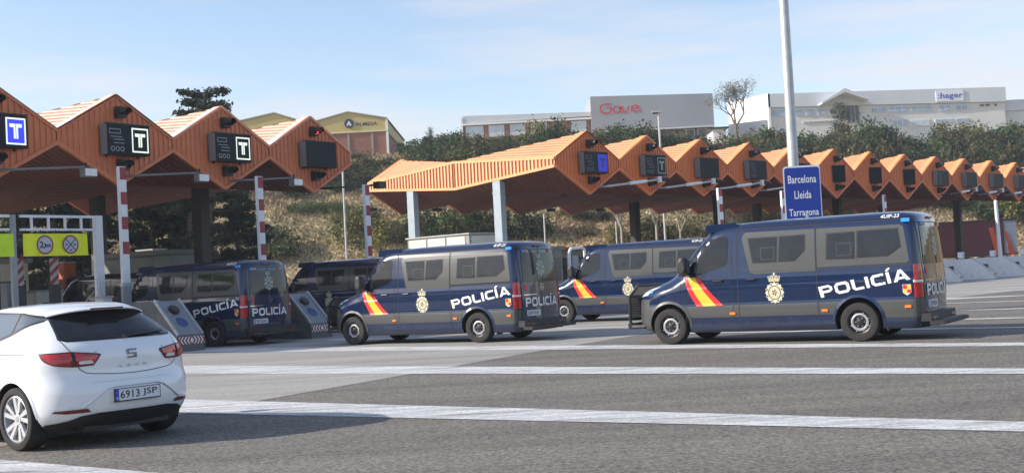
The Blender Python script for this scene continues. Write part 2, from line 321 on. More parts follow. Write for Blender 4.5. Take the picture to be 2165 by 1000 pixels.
def tag(o, label=None, cat=None, group=None, kind=None):
    if label: o['label'] = label
    if cat: o['category'] = cat
    if group: o['group'] = group
    if kind: o['kind'] = kind
    return o
def thing(name, label, cat, loc=(0, 0, 0), rotz=0, group=None):
    o = bpy.data.objects.new(name, None); C.objects.link(o); o.empty_display_size = .3
    o.location = loc; o.rotation_euler = (0, 0, rotz); return tag(o, label, cat, group)
def copy_tree(o, parent=None):
    c = o.copy(); C.objects.link(c)
    if parent: c.parent = parent
    for ch in list(KIDS.get(o.name, [])): copy_tree(ch, c)
    return c
KIDS = {}
def index_kids():
    KIDS.clear()
    for o in bpy.data.objects:
        if o.parent: KIDS.setdefault(o.parent.name, []).append(o)

def clip_half(poly, k, c, keep_less):
    out = []; n = len(poly)
    for i in range(n):
        a, b = poly[i], poly[(i + 1) % n]
        ia = (a[k] <= c) if keep_less else (a[k] >= c); ib = (b[k] <= c) if keep_less else (b[k] >= c)
        if ia: out.append(a)
        if ia != ib:
            t = (c - a[k]) / (b[k] - a[k]); out.append(tuple(a[j] + t * (b[j] - a[j]) for j in range(len(a))))
    return out
def clip_band(poly, k, lo, hi):
    q = clip_half(poly, k, lo, False)
    return clip_half(q, k, hi, True) if len(q) > 2 else []
def cells(poly, k, cuts):
    lo = min(p[k] for p in poly); hi = max(p[k] for p in poly)
    cs = [lo] + [c for c in cuts if lo + 1e-6 < c < hi - 1e-6] + [hi]
    return [q for q in (clip_band(poly, k, a, b) for a, b in zip(cs, cs[1:])) if len(q) > 2]
def corrugate(mb, pts, rib, pitch, depth, m, flip=False, mtop=None):
    """sheet of trapezoid ribs filling the planar polygon pts; rib = direction of the ribs"""
    P = [Vector(p) for p in pts]; o = P[0]
    n = (P[1] - P[0]).cross(P[2] - P[0]).normalized()
    if flip: n = -n
    r = Vector(rib); r = (r - n * r.dot(n)).normalized(); a = n.cross(r)
    poly = [((p - o).dot(a), (p - o).dot(r)) for p in P]
    lo = min(p[0] for p in poly); hi = max(p[0] for p in poly)
    k = math.floor(lo / pitch) * pitch
    prof = [(0, 0), (.42, 0), (.52, 1), (.90, 1), (1, 0)]
    while k < hi:
        for (a0, h0), (a1, h1) in zip(prof, prof[1:]):
            x0, x1 = k + a0 * pitch, k + a1 * pitch
            if x1 < lo or x0 > hi: continue
            q = clip_band(poly, 0, x0, x1)
            if len(q) < 3: continue
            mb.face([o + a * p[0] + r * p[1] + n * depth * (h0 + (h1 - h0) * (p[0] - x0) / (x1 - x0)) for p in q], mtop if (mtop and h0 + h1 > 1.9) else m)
        k += pitch
def text_tris(s, font_shear=0.0):
    cu = bpy.data.curves.new('t', 'FONT'); cu.body = s; cu.size = 1; cu.shear = font_shear; cu.align_x = 'LEFT'; cu.resolution_u = 2; cu.offset = 0.012
    o = bpy.data.objects.new('t', cu); C.objects.link(o)
    me = o.to_mesh(); me.calc_loop_triangles()
    tr = [[tuple(me.vertices[i].co[:2]) for i in t.vertices] for t in me.loop_triangles]
    o.to_mesh_clear(); bpy.data.objects.remove(o); bpy.data.curves.remove(cu)
    xs = [p[0] for t in tr for p in t]; ys = [p[1] for t in tr for p in t]
    x0, x1, y0, y1 = min(xs), max(xs), min(ys), max(ys)
    return [[((p[0] - x0) / (x1 - x0), (p[1] - y0) / (y1 - y0)) for p in t] for t in tr]
def tess(poly):
    v = [Vector((p[0], p[1], 0)) for p in poly]
    return [[poly[i] for i in t] for t in tessellate_polygon([v])]
def ngon(cx, cy, rx, ry, n, ph=0): return [(cx + rx * math.cos(2 * math.pi * k / n + ph), cy + ry * math.sin(2 * math.pi * k / n + ph)) for k in range(n)]
def ring_polys(cx, cy, rx, ry, t, n=16):
    a = ngon(cx, cy, rx, ry, n, math.pi / n); b = ngon(cx, cy, rx - t, ry - t, n, math.pi / n)
    return [[a[i], a[(i + 1) % n], b[(i + 1) % n], b[i]] for i in range(n)]
def rect(x0, x1, y0, y1): return [(x0, y0), (x1, y0), (x1, y1), (x0, y1)]
def line_poly(a, b, w):
    dx, dy = b[0] - a[0], b[1] - a[1]; L = math.hypot(dx, dy) or 1; nx, ny = -dy / L * w / 2, dx / L * w / 2
    return [(a[0] + nx, a[1] + ny), (a[0] - nx, a[1] - ny), (b[0] - nx, b[1] - ny), (b[0] + nx, b[1] + ny)]

# letters of the police lettering: blocky, cut corners, unit height
def oct_ring(x0, x1, y0, y1, t, c=.22, gaps=()):
    a = [(x0 + c, y0), (x1 - c, y0), (x1, y0 + c), (x1, y1 - c), (x1 - c, y1), (x0 + c, y1), (x0, y1 - c), (x0, y0 + c)]
    k = max(c - t * .55, .03)
    b = [(x0 + t + k, y0 + t), (x1 - t - k, y0 + t), (x1 - t, y0 + t + k), (x1 - t, y1 - t - k), (x1 - t - k, y1 - t), (x0 + t + k, y1 - t), (x0 + t, y1 - t - k), (x0 + t, y0 + t + k)]
    return [[a[i], a[(i + 1) % 8], b[(i + 1) % 8], b[i]] for i in range(8) if i not in gaps]
def policia():
    out = []; x = 0; t = .23
    def add(ps, w):
        nonlocal x
        out.extend([[(p[0] + x, p[1]) for p in q] for q in ps]); x += w + .17
    add([rect(0, .26, 0, 1)] + [rect(.26, .8, .78, 1), [(.8, .78), (.8, 1), (1.02, .80), (.80, .70)], rect(.80, 1.02, .52, .80), [(.8, .56), (1.02, .52), (.8, .34), (.78, .36)], rect(.26, .8, .34, .56)], 1.02)
    add(oct_ring(0, 1.12, 0, 1, t), 1.12)
    add([rect(0, .25, .2, 1), [(0, .2), (.2, 0), (.28, .22), (.25, .26)], rect(.2, .86, 0, .22)], .86)
    add([rect(0, .25, 0, 1)], .25)
    add(oct_ring(0, 1.02, 0, 1, t, gaps=(1, 2, 3)) + [rect(.78, .98, .0, .22), rect(.78, .98, .78, 1)], .98)
    add([rect(0, .25, 0, 1), [(.02, 1.1), (.22, 1.1), (.42, 1.34), (.2, 1.34)]], .25)
    add([[(0, 0), (.28, 0), (.72, 1), (.5, 1)], [(1.2, 0), (.92, 0), (.5, 1), (.74, 1)], rect(.3, .9, .16, .36)], 1.2)
    w = x - .17
    return [[(p[0] / w, p[1]) for p in q] for q in out]
POL = policia()

def pchip(tab):
    X = np.array([t[0] for t in tab], float); Y = np.array([t[1] for t in tab], float)
    h = np.diff(X); d = np.diff(Y) / h; m = np.zeros(len(X)); m[0] = d[0]; m[-1] = d[-1]
    for i in range(1, len(X) - 1):
        if d[i - 1] * d[i] > 0:
            w1 = 2 * h[i] + h[i - 1]; w2 = h[i] + 2 * h[i - 1]; m[i] = (w1 + w2) / (w1 / d[i - 1] + w2 / d[i])
    def f(x):
        x = min(max(x, X[0]), X[-1]); i = min(max(int(np.searchsorted(X, x)) - 1, 0), len(X) - 2)
        t = (x - X[i]) / h[i]
        return float((2 * t**3 - 3 * t * t + 1) * Y[i] + (t**3 - 2 * t * t + t) * h[i] * m[i] + (-2 * t**3 + 3 * t * t) * Y[i + 1] + (t**3 - t * t) * h[i] * m[i + 1])
    return f

class Shell:
    """vehicle body: horizontal rings, each a rounded plan outline"""
    def __init__(s, zs, w, xr, xf, Lr, nr, Lf, nf):
        s.zs = zs; s.w, s.xr, s.xf, s.Lr, s.nr, s.Lf, s.nf = map(pchip, (w, xr, xf, Lr, nr, Lf, nf))
    def side(s, x, z):
        w = s.w(z); xr = s.xr(z); xf = s.xf(z); t = 1.0
        tr = xr + s.Lr(z); tf = xf - s.Lf(z)
        if x < tr: t = max(0, 1 - min(1, (tr - x) / s.Lr(z)) ** s.nr(z)) ** (1 / s.nr(z))
        if x > tf: t = max(0, 1 - min(1, (x - tf) / s.Lf(z)) ** s.nf(z)) ** (1 / s.nf(z))
        return w * t
    def rear(s, y, z):
        n = s.nr(z); L = s.Lr(z); return s.xr(z) + L - L * max(0, 1 - min(1, abs(y) / s.w(z)) ** n) ** (1 / n)
    def front(s, y, z):
        n = s.nf(z); L = s.Lf(z); return s.xf(z) - L + L * max(0, 1 - min(1, abs(y) / s.w(z)) ** n) ** (1 / n)
    def ring(s, z, na=12, ns=26, nb=16):
        w, xr, xf, Lr, Lf, nr, nf = s.w(z), s.xr(z), s.xf(z), s.Lr(z), s.Lf(z), s.nr(z), s.nf(z)
        h = []
        for k in range(na):
            t = math.pi / 2 * k / na; h.append((xr + Lr - Lr * math.cos(t) ** (2 / nr), w * math.sin(t) ** (2 / nr)))
        for k in range(ns + 1): h.append((xr + Lr + (xf - Lf - xr - Lr) * k / ns, w))
        for k in range(1, nb + 1):
            t = math.pi / 2 * k / nb; h.append((xf - Lf + Lf * math.sin(t) ** (2 / nf), w * max(0, math.cos(t)) ** (2 / nf)))
        full = h + [(x, -y) for x, y in h[-2:0:-1]]
        return [(x, y, z) for x, y in full]
    def body(s, matf):
        mb = MB(); rows = [s.ring(z) for z in s.zs]; nc = len(rows[0])
        for r in rows: mb.v += r
        for a in range(len(rows) - 1):
            for b in range(nc):
                c = (b + 1) % nc; q = (a * nc + b, a * nc + c, (a + 1) * nc + c, (a + 1) * nc + b)
                cen = [sum(mb.v[i][j] for i in q) / 4 for j in range(3)]
                mb.f.append(q); mb.m.append(mb.mi(matf(*cen)))
        mb.f.append(tuple(range(nc - 1, -1, -1))); mb.m.append(0)
        L = len(rows) - 1; mb.f.append(tuple(L * nc + i for i in range(nc))); mb.m.append(0)
        return mb
    def decal(s, mb, poly, m, off=.005, face='left', step=.12, tri=None):
        """poly in (x,z) on a side or (y,z) on rear/front; laid on the body surface"""
        for t in (tri or (tess(poly) if len(poly) > 4 else [poly])):
            for q in cells(t, 1, s.zs):
                a = math.floor(min(p[0] for p in q) / step); b = math.ceil(max(p[0] for p in q) / step)
                for c in cells(q, 0, [k * step for k in range(a, b + 1)]):
                    if face == 'left': mb.face([(p[0], s.side(p[0], p[1]) + off, p[1]) for p in c], m)
                    elif face == 'right': mb.face([(p[0], -s.side(p[0], p[1]) - off, p[1]) for p in c], m)
                    elif face == 'rear': mb.face([(s.rear(p[0], p[1]) - off, p[0], p[1]) for p in c], m)
                    else: mb.face([(s.front(p[0], p[1]) + off, p[0], p[1]) for p in c], m)
    def lens(s, mb, sg, ys, xs, top, bot, m, off, n=14, nz=5):
        """tapering lamp patch running from y=ys on the back round to x=xs on the side; top/bot = height at fraction f"""
        cols = []
        for k in range(n + 1):
            f = k / n; col = []
            for j in range(nz + 1):
                z = bot(f) + (top(f) - bot(f)) * j / nz; w, L, nr, xr = s.w(z), s.Lr(z), s.nr(z), s.xr(z)
                t1 = math.asin((ys / w) ** (nr / 2)); t0 = math.acos(((xr + L - xs) / L) ** (nr / 2)); t = t1 + (t0 - t1) * f
                col.append((xr + L - L * math.cos(t) ** (2 / nr) - math.cos(t) * off, sg * (w * math.sin(t) ** (2 / nr) + math.sin(t) * off), z))
            cols.append(col)
        mb.grid(cols, m)
    def wrap(s, mb, z0, z1, xs, ys, m, off, n=10):
        """patch round the rear corner from x=xs on the side to y=ys on the back"""
        zz = [z0 + (z1 - z0) * k / 8 for k in range(9)]; sg = 1 if ys > 0 else -1; rows = []
        for z in zz:
            w, L, nr, xr = s.w(z), s.Lr(z), s.nr(z), s.xr(z)
            t1 = math.asin(min(1, (abs(ys) / w) ** (nr / 2))); cx = max(0, min(1, (xr + L - xs) / L)); t0 = math.acos(cx ** (nr / 2)) if cx > 0 else math.pi / 2
            row = []
            for k in range(n + 1):
                t = t0 + (t1 - t0) * k / n; nx, ny = -math.cos(t), math.sin(t)
                row.append((xr + L - L * max(0, math.cos(t)) ** (2 / nr) + nx * off, sg * (w * math.sin(t) ** (2 / nr) + ny * off), z))
            rows.append(row)
        inner = [[(p[0] + .03, p[1] - sg * .03, p[2]) for p in r] for r in rows]
        mb.grid(rows, m); mb.grid([[r[0] for r in rows], [r[0] for r in inner]], m); mb.grid([[r[-1] for r in rows], [r[-1] for r in inner]], m)
        mb.grid([rows[0], inner[0]], m); mb.grid([rows[-1], inner[-1]], m)
SOLVER = 'EXACT'
def cut_arches(o, wheels, r, dark, ymin):
    """cut the wheel arches out of the closed body; the cavity faces take the dark material"""
    for (x, z) in wheels:
        for sg in (1, -1):
            c = MB(); c.cyl((x, sg * ymin, z), (x, sg * 1.6, z), r, r, dark, 40); co = c.obj('cutter', o.parent, weld=True); o.data.validate()
            md = o.modifiers.new('b', 'BOOLEAN'); md.operation = 'DIFFERENCE'; md.object = co; md.solver = SOLVER
            dg = bpy.context.evaluated_depsgraph_get(); me = bpy.data.meshes.new_from_object(o.evaluated_get(dg))
            o.modifiers.clear(); old = o.data; o.data = me; bpy.data.meshes.remove(old); bpy.data.objects.remove(co)
    me = o.data
    if dark.name not in [m.name for m in me.materials if m]: me.materials.append(dark)
    k = [m.name if m else '' for m in me.materials].index(dark.name)
    for p in me.polygons:
        for (x, z) in wheels:
            d = math.hypot(p.center[0] - x, p.center[2] - z)
            if d < r + .004 and abs(p.center[1]) > ymin - .01 and (abs(p.normal[1]) < .5 or abs(p.center[1]) < ymin + .02): p.material_index = k
    me.polygons.foreach_set('use_smooth', [True] * len(me.polygons)); me.set_sharp_from_angle(angle=R(35)); me.update()
#__PART2__
# ------------------------------------------------------------------ police van
VZ = [.22, .25, .30, .36, .41, .46, .50, .54, .58, .65, .72, .76, .80, .88, .95, 1.02, 1.08, 1.13, 1.18, 1.23, 1.28, 1.34, 1.40, 1.48, 1.56, 1.65, 1.75, 1.85, 1.95, 2.03, 2.09, 2.14, 2.18, 2.21, 2.235, 2.255, 2.27, 2.282, 2.288]
van_shell = Shell(VZ,
    w=[(.22, .93), (.3, .965), (.41, .985), (.50, .990), (.54, .994), (.72, .995), (.76, .986), (.95, .994), (1.04, 1.0), (1.08, .990), (1.23, .993), (1.28, .978), (1.34, .974), (1.6, .955), (1.95, .915), (2.09, .885), (2.16, .85), (2.21, .79), (2.255, .66), (2.28, .42), (2.288, .2)],
    xr=[(.22, -1.10), (.3, -1.14), (.5, -1.16), (.8, -1.165), (1.2, -1.155), (2.0, -1.10), (2.12, -1.08), (2.2, -1.03), (2.25, -.92), (2.28, -.6), (2.288, -.3)],
    xf=[(.22, 4.35), (.3, 4.50), (.45, 4.56), (.75, 4.56), (.92, 4.52), (1.02, 4.42), (1.10, 4.24), (1.18, 4.0), (1.25, 3.82), (1.32, 3.70), (1.40, 3.60), (2.0, 3.02), (2.09, 2.92), (2.16, 2.80), (2.21, 2.62), (2.255, 2.2), (2.28, 1.5), (2.288, .9)],
    Lr=[(.22, .22), (2.0, .24), (2.2, .30), (2.288, .3)], nr=[(.22, 3.2), (2.288, 3.0)],
    Lf=[(.22, .95), (.9, 1.0), (1.1, 1.0), (1.25, .85), (1.4, .55), (2.0, .48), (2.2, .55), (2.288, .5)], nf=[(.22, 2.7), (1.0, 2.6), (1.3, 2.9), (1.5, 3.3), (2.0, 3.3), (2.288, 2.6)])
WB = 3.665
def wheel_parts(parent, x, y, r, wdt, kind, z=None):
    z = z or r; sg = 1 if y > 0 else -1; o = y
    h = lambda v: o + sg * v
    t = MB(); half = wdt / 2; rr = r * (.60 if kind == 'steel' else .735)
    prof = [(rr, h(-half * .9)), (r * .93, h(-half)), (r * .985, h(-half * .86)), (r, h(-half * .5)), (r, h(half * .5)), (r * .985, h(half * .84)), (r * .955, h(half * .96)), (r * .90, h(half)), (r * .80, h(half * 1.03)), (rr * 1.04, h(half * .98)), (rr, h(half * .86))]
    t.lathe(prof, RUBBER, 48, c=(x, 0, z)); w = t.obj('wheel', parent, smooth=30)
    for dz in (-.3, .3):
        pass
    rim = MB()
    if kind == 'steel':
        R0 = rr
        prof = [(R0, h(half * .86)), (R0 * .93, h(half * .80)), (R0 * .90, h(half * .55)), (R0 * .84, h(half * .50)), (R0 * .76, h(half * .66)), (R0 * .64, h(half * .70)), (R0 * .54, h(half * .56)), (R0 * .46, h(half * .40)), (R0 * .30, h(half * .42)), (R0 * .28, h(half * .60)), (R0 * .12, h(half * .66)), (0.001, h(half * .66))]
        rim.lathe(prof, STEEL, 40, c=(x, 0, z), mats=[BLACKM, BLACKM, BLACKM, BLACKM, STEEL, STEEL, BLACKM, BLACKM, BLACKM, BLACKM, BLACKM])
        for k in range(16):
            a = 2 * math.pi * k / 16; cx, cz = x + math.cos(a) * R0 * .83, z + math.sin(a) * R0 * .83
            rim.cyl((cx, h(half * .50), cz), (cx, h(half * .66), cz), .013, .011, STEEL if k % 2 else BLACKM, 6)
        for k in range(6):
            a = 2 * math.pi * k / 6; cx, cz = x + math.cos(a) * R0 * .38, z + math.sin(a) * R0 * .38
            rim.cyl((cx, h(half * .40), cz), (cx, h(half * .56), cz), .012, .010, POSTG, 6)
    else:
        R0 = rr
        rim.lathe([(R0, h(half * .86)), (R0 * .955, h(half * .90)), (R0 * .93, h(half * .80)), (R0 * .90, h(-half * .1)), (R0 * .3, h(-half * .2)), (0.001, h(-half * .2))], ALLOY, 48, c=(x, 0, z), mats=[ALLOY, ALLOY, ALLOY, BLACKM, BLACKM])
        for k in range(5):
            for dd in (-.20, .20):
                a = 2 * math.pi * k / 5 + dd + .3; a2 = a + (.17 if dd > 0 else .10)
                ca, sa, cb, sb = math.cos(a), math.sin(a), math.cos(a2), math.sin(a2)
                w0, w1 = .016, .024
                P = lambda c, s_, rad, wd, yy: [(x + c * rad - s_ * wd, yy, z + s_ * rad + c * wd), (x + c * rad + s_ * wd, yy, z + s_ * rad - c * wd)]
                A, B = P(ca, sa, R0 * .20, w0, h(half * .70)), P(cb, sb, R0 * .94, w1, h(half * .86))
                rim.prism([A[0], A[1], B[1], B[0]], (0, -sg * .03, 0), None, ALLOY)
        rim.cyl((x, h(half * .3), z), (x, h(half * .74), z), R0 * .27, R0 * .24, ALLOY, 20)
        rim.cyl((x, h(half * .74), z), (x, h(half * .77), z), R0 * .13, R0 * .12, STEEL, 16)
        for k in range(5):
            a = 2 * math.pi * k / 5 + .9; cx, cz = x + math.cos(a) * R0 * .30, z + math.sin(a) * R0 * .30
            rim.cyl((cx, h(half * .70), cz), (cx, h(half * .765), cz), .010, .009, BLACKM, 6)
    rim.obj('rim', w, smooth=30)
    return w
def emblem(mb, sh, cx, cz, hgt, face, mats, off=.006):
    """round police badge: rays, ring and disc under a crown"""
    g, s_, d = mats; u = hgt / 2; sg = -1 if face == 'left' else 1
    def D(poly, m, o=0): sh.decal(mb, [(cx + p[0] * u, cz + p[1] * u) for p in poly], m, off + o, face)
    c0 = -.30
    star = []
    for k in range(32):
        a = 2 * math.pi * k / 32; rr = .70 if k % 2 == 0 else .61; star.append((rr * .92 * math.cos(a), c0 + rr * math.sin(a)))
    for k in range(32):
        D([(0, c0), star[k], star[(k + 1) % 32]], s_ if (k // 2) % 2 else g)
    for k in range(8):
        a = 2 * math.pi * (k + .5) / 8; D(ngon(.53 * math.cos(a), c0 + .56 * math.sin(a), .06, .06, 6), d, .001)
    for q in ring_polys(0, c0, .43, .46, .05, 16): D(q, d, .001)
    D(ngon(0, c0, .34, .37, 16), g, .0012)
    for q in ring_polys(0, c0, .24, .27, .05, 12): D(q, s_, .002)
    for k in range(5):
        a = 2 * math.pi * k / 5 + .6; D(line_poly((.05 * math.cos(a), c0 + .05 * math.sin(a)), (.19 * math.cos(a), c0 + .21 * math.sin(a)), .07), d, .002)
    D([(-.34, .42), (.34, .42), (.37, .52), (-.37, .52)], g)
    for k in range(5):
        x = -.29 + .145 * k; h = .22 + .10 * (1 - abs(k - 2) / 2)
        D([(x - .085, .54), (x + .085, .54), (x + .06 + x * .25, .54 + h), (x - .06 + x * .25, .54 + h)], s_ if k % 2 else g)
        D([(x - .03 + x * .12, .60), (x + .03 + x * .12, .60), (x + .02 + x * .2, .50 + h), (x - .02 + x * .2, .50 + h)], d, .001)
    D(rect(-.03, .03, .84, 1.0), g); D(rect(-.08, .08, .90, .95), g)
def make_van(plate='CNP 505AH', code='4UIP-23'):
    sh = van_shell; t = thing('police_van', '', 'van')
    def mf(x, y, z):
        if (.50 < z < .72 and x > -.3) or (.41 < z < .72 and -1.10 < x <= -.3): return GREYP
        if z < .88 and x > 4.12: return GREYP
        if z < .27: return BLACKP
        if z > 2.205 and x > 2.3: return NAVY
        return NAVY
    o = sh.body(mf).obj('body', t, weld=False); cut_arches(o, [(0, .36), (WB, .36)], .425, BLACKP, .62)
    for x in (0, WB):
        for y in (.86, -.86): wheel_parts(t, x, y, .345, .235, 'steel')
    # arch lips
    for x in (0, WB):
        mb = MB()
        for face, sg in (('left', 1), ('right', -1)):
            for k in range(20):
                a0, a1 = math.pi * (k / 20) * 1.06 - .09, math.pi * ((k + 1) / 20) * 1.06 - .09
                pts = []
                for a, r in ((a0, .425), (a1, .425), (a1, .475), (a0, .475)):
                    px, pz = x + math.cos(a) * r, .36 + math.sin(a) * r; pts.append((px, sg * (sh.side(px, pz) + (.018 if r < .45 else .006)), pz))
                mb.face(pts, GREYP if x else NAVY)
        mb.obj('wheel_arch_trim', t, smooth=True)
    ms = {}
    for face in ('left', 'right'):
        def P(name, polys, m, off=.005, parent=t):
            mb = MB()
            for q in polys: sh.decal(mb, q, m, off, face)
            if name == 'side_window':
                sb = MB(); q = polys[0]; cx = sum(p[0] for p in q) / len(q); cz = sum(p[1] for p in q) / len(q)
                big = [(cx + (p[0] - cx) * (1 + .022 / abs(max(r[0] for r in q) - cx)), cz + (p[1] - cz) * (1 + .022 / (max(r[1] for r in q) - cz))) for p in q]
                sh.decal(sb, big, BLACKM, .008, face); ob = mb.obj(name, parent); sb.obj('seal', parent); return ob
            return mb.obj(name, parent)
        pan = P('window_surround', [[(2.13, 1.95), (2.10, 2.03), (2.05, 2.06), (.735, 2.05), (.735, 1.29), (1.90, 1.28), (1.97, 1.31), (2.0, 1.38)]], GREYP_L)
        P('side_window', [[(2.0, 1.94), (1.45, 1.94), (1.475, 1.50), (1.91, 1.50)]], GLASS_M, .012, pan)
        P('side_window', [[(1.39, 1.94), (.925, 1.944), (.933, 1.675), (1.12, 1.50), (1.41, 1.50)]], GLASS_M, .012, pan)
        pan = P('window_surround', [[(.705, 2.05), (-.78, 2.03), (-.84, 2.0), (-.86, 1.93), (-.93, 1.40), (-.90, 1.36), (.705, 1.35)]], GREYP_L)
        P('side_window', [[(.50, 1.935), (.02, 1.94), (.03, 1.49), (.518, 1.50)]], GLASS_M, .012, pan)
        P('side_window', [[(-.05, 1.95), (-.744, 1.953), (-.785, 1.642), (-.563, 1.502), (-.04, 1.50)]], GLASS_M, .012, pan)
        for wx in (1.50, .08):
            mb = MB()
            for a, b in (((wx, 1.54), (wx + .26, 1.54)), ((wx, 1.76), (wx + .26, 1.76)), ((wx, 1.54), (wx, 1.76)), ((wx + .26, 1.54), (wx + .26, 1.76))): sh.decal(mb, line_poly(a, b, .009), mat('hatch_line', (.045, .05, .05), .5), .014, face)
            mb.obj('window_hatch', t)
        P('front_door_window', [[(2.90, 1.97), (2.46, 2.01), (2.40, 1.96), (2.43, 1.52), (2.52, 1.45), (3.02, 1.31), (3.06, 1.36)]], GLASS_D, .007)
        P('quarter_window', [[(2.98, 1.90), (3.11, 1.36), (3.10, 1.31), (3.50, 1.31), (3.20, 1.62)]], GLASS_D, .007)
        mb = MB()
        for a, b, w in [((.718, .26), (.718, 2.13), .014), ((2.23, .28), (2.23, 2.12), .014), ((3.30, .78), (3.42, 1.22), .010), ((3.30, .42), (3.30, .78), .010), ((3.42, 1.22), (3.10, 1.29), .010), ((2.34, .42), (2.34, 1.95), .008),
                        ((.70, 1.315), (-.98, 1.325), .028), ((-1.02, .3), (-1.02, .72), .010), ((2.22, .30), (.73, .285), .012), ((-.9, 2.12), (2.3, 2.12), .016), ((-.9, 2.165), (2.3, 2.165), .010), ((2.2, .98), (-.9, 1.0), .005)]:
            sh.decal(mb, line_poly(a, b, w), GAP if w != .005 else BLACKP, .004, face)
        mb.obj('panel_seam', t)
        # flag flash on the door
        mb = MB(); N = 12
        def edge(k, f):
            u = k / N; z = 1.27 - u * .55; x = (3.31 - (.23 * u ** 1.5)) + f * (-.31 - .235 * u); return (x, z)
        for lo, hi, m in ((0, .25, REDF), (.25, .73, YEL), (.73, 1.0, REDF)):
            for k in range(N): sh.decal(mb, [edge(k, lo), edge(k, hi), edge(k + 1, hi), edge(k + 1, lo)], m, .008, face)
        mb.obj('flag_flash', t)
        mb = MB(); emblem(mb, sh, 1.52, 1.01, .57, face, (GOLD, SILV, NAVY), .007); mb.obj('police_emblem', t)
        # lettering, rising to the rear
        mb = MB(); ux = (-1.598, .270); uy = (.045, .195)
        for q in POL:
            pts = []
            for a, b in q:
                if face == 'right': a = 1 - a
                pts.append((.655 + ux[0] * a + (uy[0] * b if face == 'left' else -uy[0] * b), .80 + (ux[1] * a) + uy[1] * b))
            sh.decal(mb, pts, WHITE, .009, face, tri=tess(pts) if len(pts) > 4 else None)
        mb.obj('police_lettering', t)
        mb = MB(); sh.decal(mb, [(-.80, .98), (-.945, .98), (-.945, .84), (-.87, .79), (-.80, .84)], WHITE, .008, face)
        for a, b, m in (((-.805, .975), (-.872, .90), REDF), ((-.875, .975), (-.94, .90), YEL), ((-.805, .895), (-.872, .83), YEL), ((-.875, .895), (-.94, .83), REDF)):
            sh.decal(mb, rect(b[0], a[0], b[1], a[1]), m, .010, face)
        mb.obj('crest', t)
        for x, z in ((2.36, .565), (.60, .572), (-.875, .60)):
            mb = MB(); y = sh.side(x, z); sg = 1 if face == 'left' else -1; mb.box(x - .055, x + .055, sg * y - .012, sg * y + .018, z - .024, z + .024, AMBER); mb.obj('marker_light', t)
        for x in (2.62, 1.97):
            mb = MB(); y = sh.side(x, 1.18); sg = 1 if face == 'left' else -1
            mb.tube([(x - .10, sg * y, 1.18), (x - .085, sg * (y + .035), 1.185), (x + .085, sg * (y + .035), 1.185), (x + .10, sg * y, 1.18)], .016, BLACKM); mb.obj('door_handle', t)
        mb = MB(); sg = 1 if face == 'left' else -1
        mb.tube([(3.27, sg * .85, 1.36), (3.25, sg * 1.08, 1.38)], .03, BLACKP)
        rows = []
        for k, (yy, r) in enumerate(((1.03, .5), (1.06, .95), (1.14, 1), (1.22, .95), (1.245, .6))):
            rows.append([(3.25 + .10 * r * math.cos(a) * (1.0), sg * yy, 1.48 + .19 * r * math.sin(a)) for a in [2 * math.pi * j / 12 for j in range(12)]])
        mb.grid(rows, BLACKP, True); mb.face(rows[0][::-1], BLACKP); mb.face(rows[-1], BLACKP); m_ = mb.obj('wing_mirror', t, smooth=40)
        g = MB(); g.face([(3.148, sg * 1.06, 1.36), (3.148, sg * 1.21, 1.36), (3.148, sg * 1.21, 1.60), (3.148, sg * 1.06, 1.60)], CHROME); g.obj('mirror_glass', m_)
        mb = MB(); sh.decal(mb, [(4.02, 1.0), (4.10, 1.0), (4.10, 1.05), (4.02, 1.05)], BLUEL, .02, face); mb.obj('strobe_light', t)
        mb = MB(); y = sg * sh.side(-.88, 2.10); mb.box(-.96, -.82, min(y, y + sg * .045), max(y, y + sg * .045), 2.07, 2.135, BLUEL); mb.obj('strobe_light', t)
        mb = MB(); tt = text_tris(code)
        for q in tt:
            pts = [(-.45 - p[0] * .32, 2.155 + p[1] * .065) if face == 'left' else (-.77 + p[0] * .32, 2.155 + p[1] * .065) for p in q]; sh.decal(mb, pts, WHITE, .012, face)
        mb.obj('roof_code', t)
        # head light
        mb = MB(); rows = []
        for k in range(7):
            f = k / 6; y0 = sg * (.42 + .0 * f)
            rows.append([(sh.front(yy, z) + .012, sg * yy, z) for yy in [.40 + (.45) * j / 6 for j in range(7)] for z in [.86 + .16 * f + (.10 * (yy - .4) / .45)]])
        mb.grid(rows, CLEARL); mb.obj('headlight', t, smooth=True)
    # back of the van
    def PR(name, polys, m, off=.006, face='rear', parent=t):
        mb = MB()
        for q in polys: sh.decal(mb, q, m, off, face)
        return mb.obj(name, parent)
    sm = []
    for a, b, w in [((0, .33), (0, 2.12), .014), ((.80, .70), (.80, 2.06), .012), ((-.80, .70), (-.80, 2.06), .012), ((-.80, 2.06), (.80, 2.06), .012)]: sm.append(line_poly(a, b, w))
    PR('rear_seam', sm, GAP, .005)
    for sg in (1, -1):
        PR('rear_window', [[(sg * .07, 1.32), (sg * .74, 1.32), (sg * .70, 1.98), (sg * .07, 1.98)][::sg]], GLASS_D, .008)
        mb = MB(); sh.wrap(mb, .745, 1.33, -1.005, sg * .84, REDL, .014); lt = mb.obj('tail_light', t, smooth=60)
        mb = MB(); sh.wrap(mb, 1.01, 1.05, -1.0, sg * .83, CLEARL, .018); mb.obj('lens_band', lt)
        for y, m in ((.60, BLUEL), (.50, AMBER)):
            mb = MB(); yy = sg * y; xx = sh.rear(yy, 2.02); mb.box(xx - .03, xx + .01, yy - .045, yy + .045, 1.995, 2.055, m); mb.obj('rear_strobe', t)
    mb = MB(); emblem(mb, sh, 0, 1.72, .56, 'rear', (EMBD, SILV, GLASS_D), .012); mb.obj('rear_emblem', t)
    mb = MB()
    for q in POL: pts = [(.70 - a * 1.36, .77 + b * .205) for a, b in q]; sh.decal(mb, pts, WHITE, .010, 'rear')
    mb.obj('rear_lettering', t)
    mb = MB()
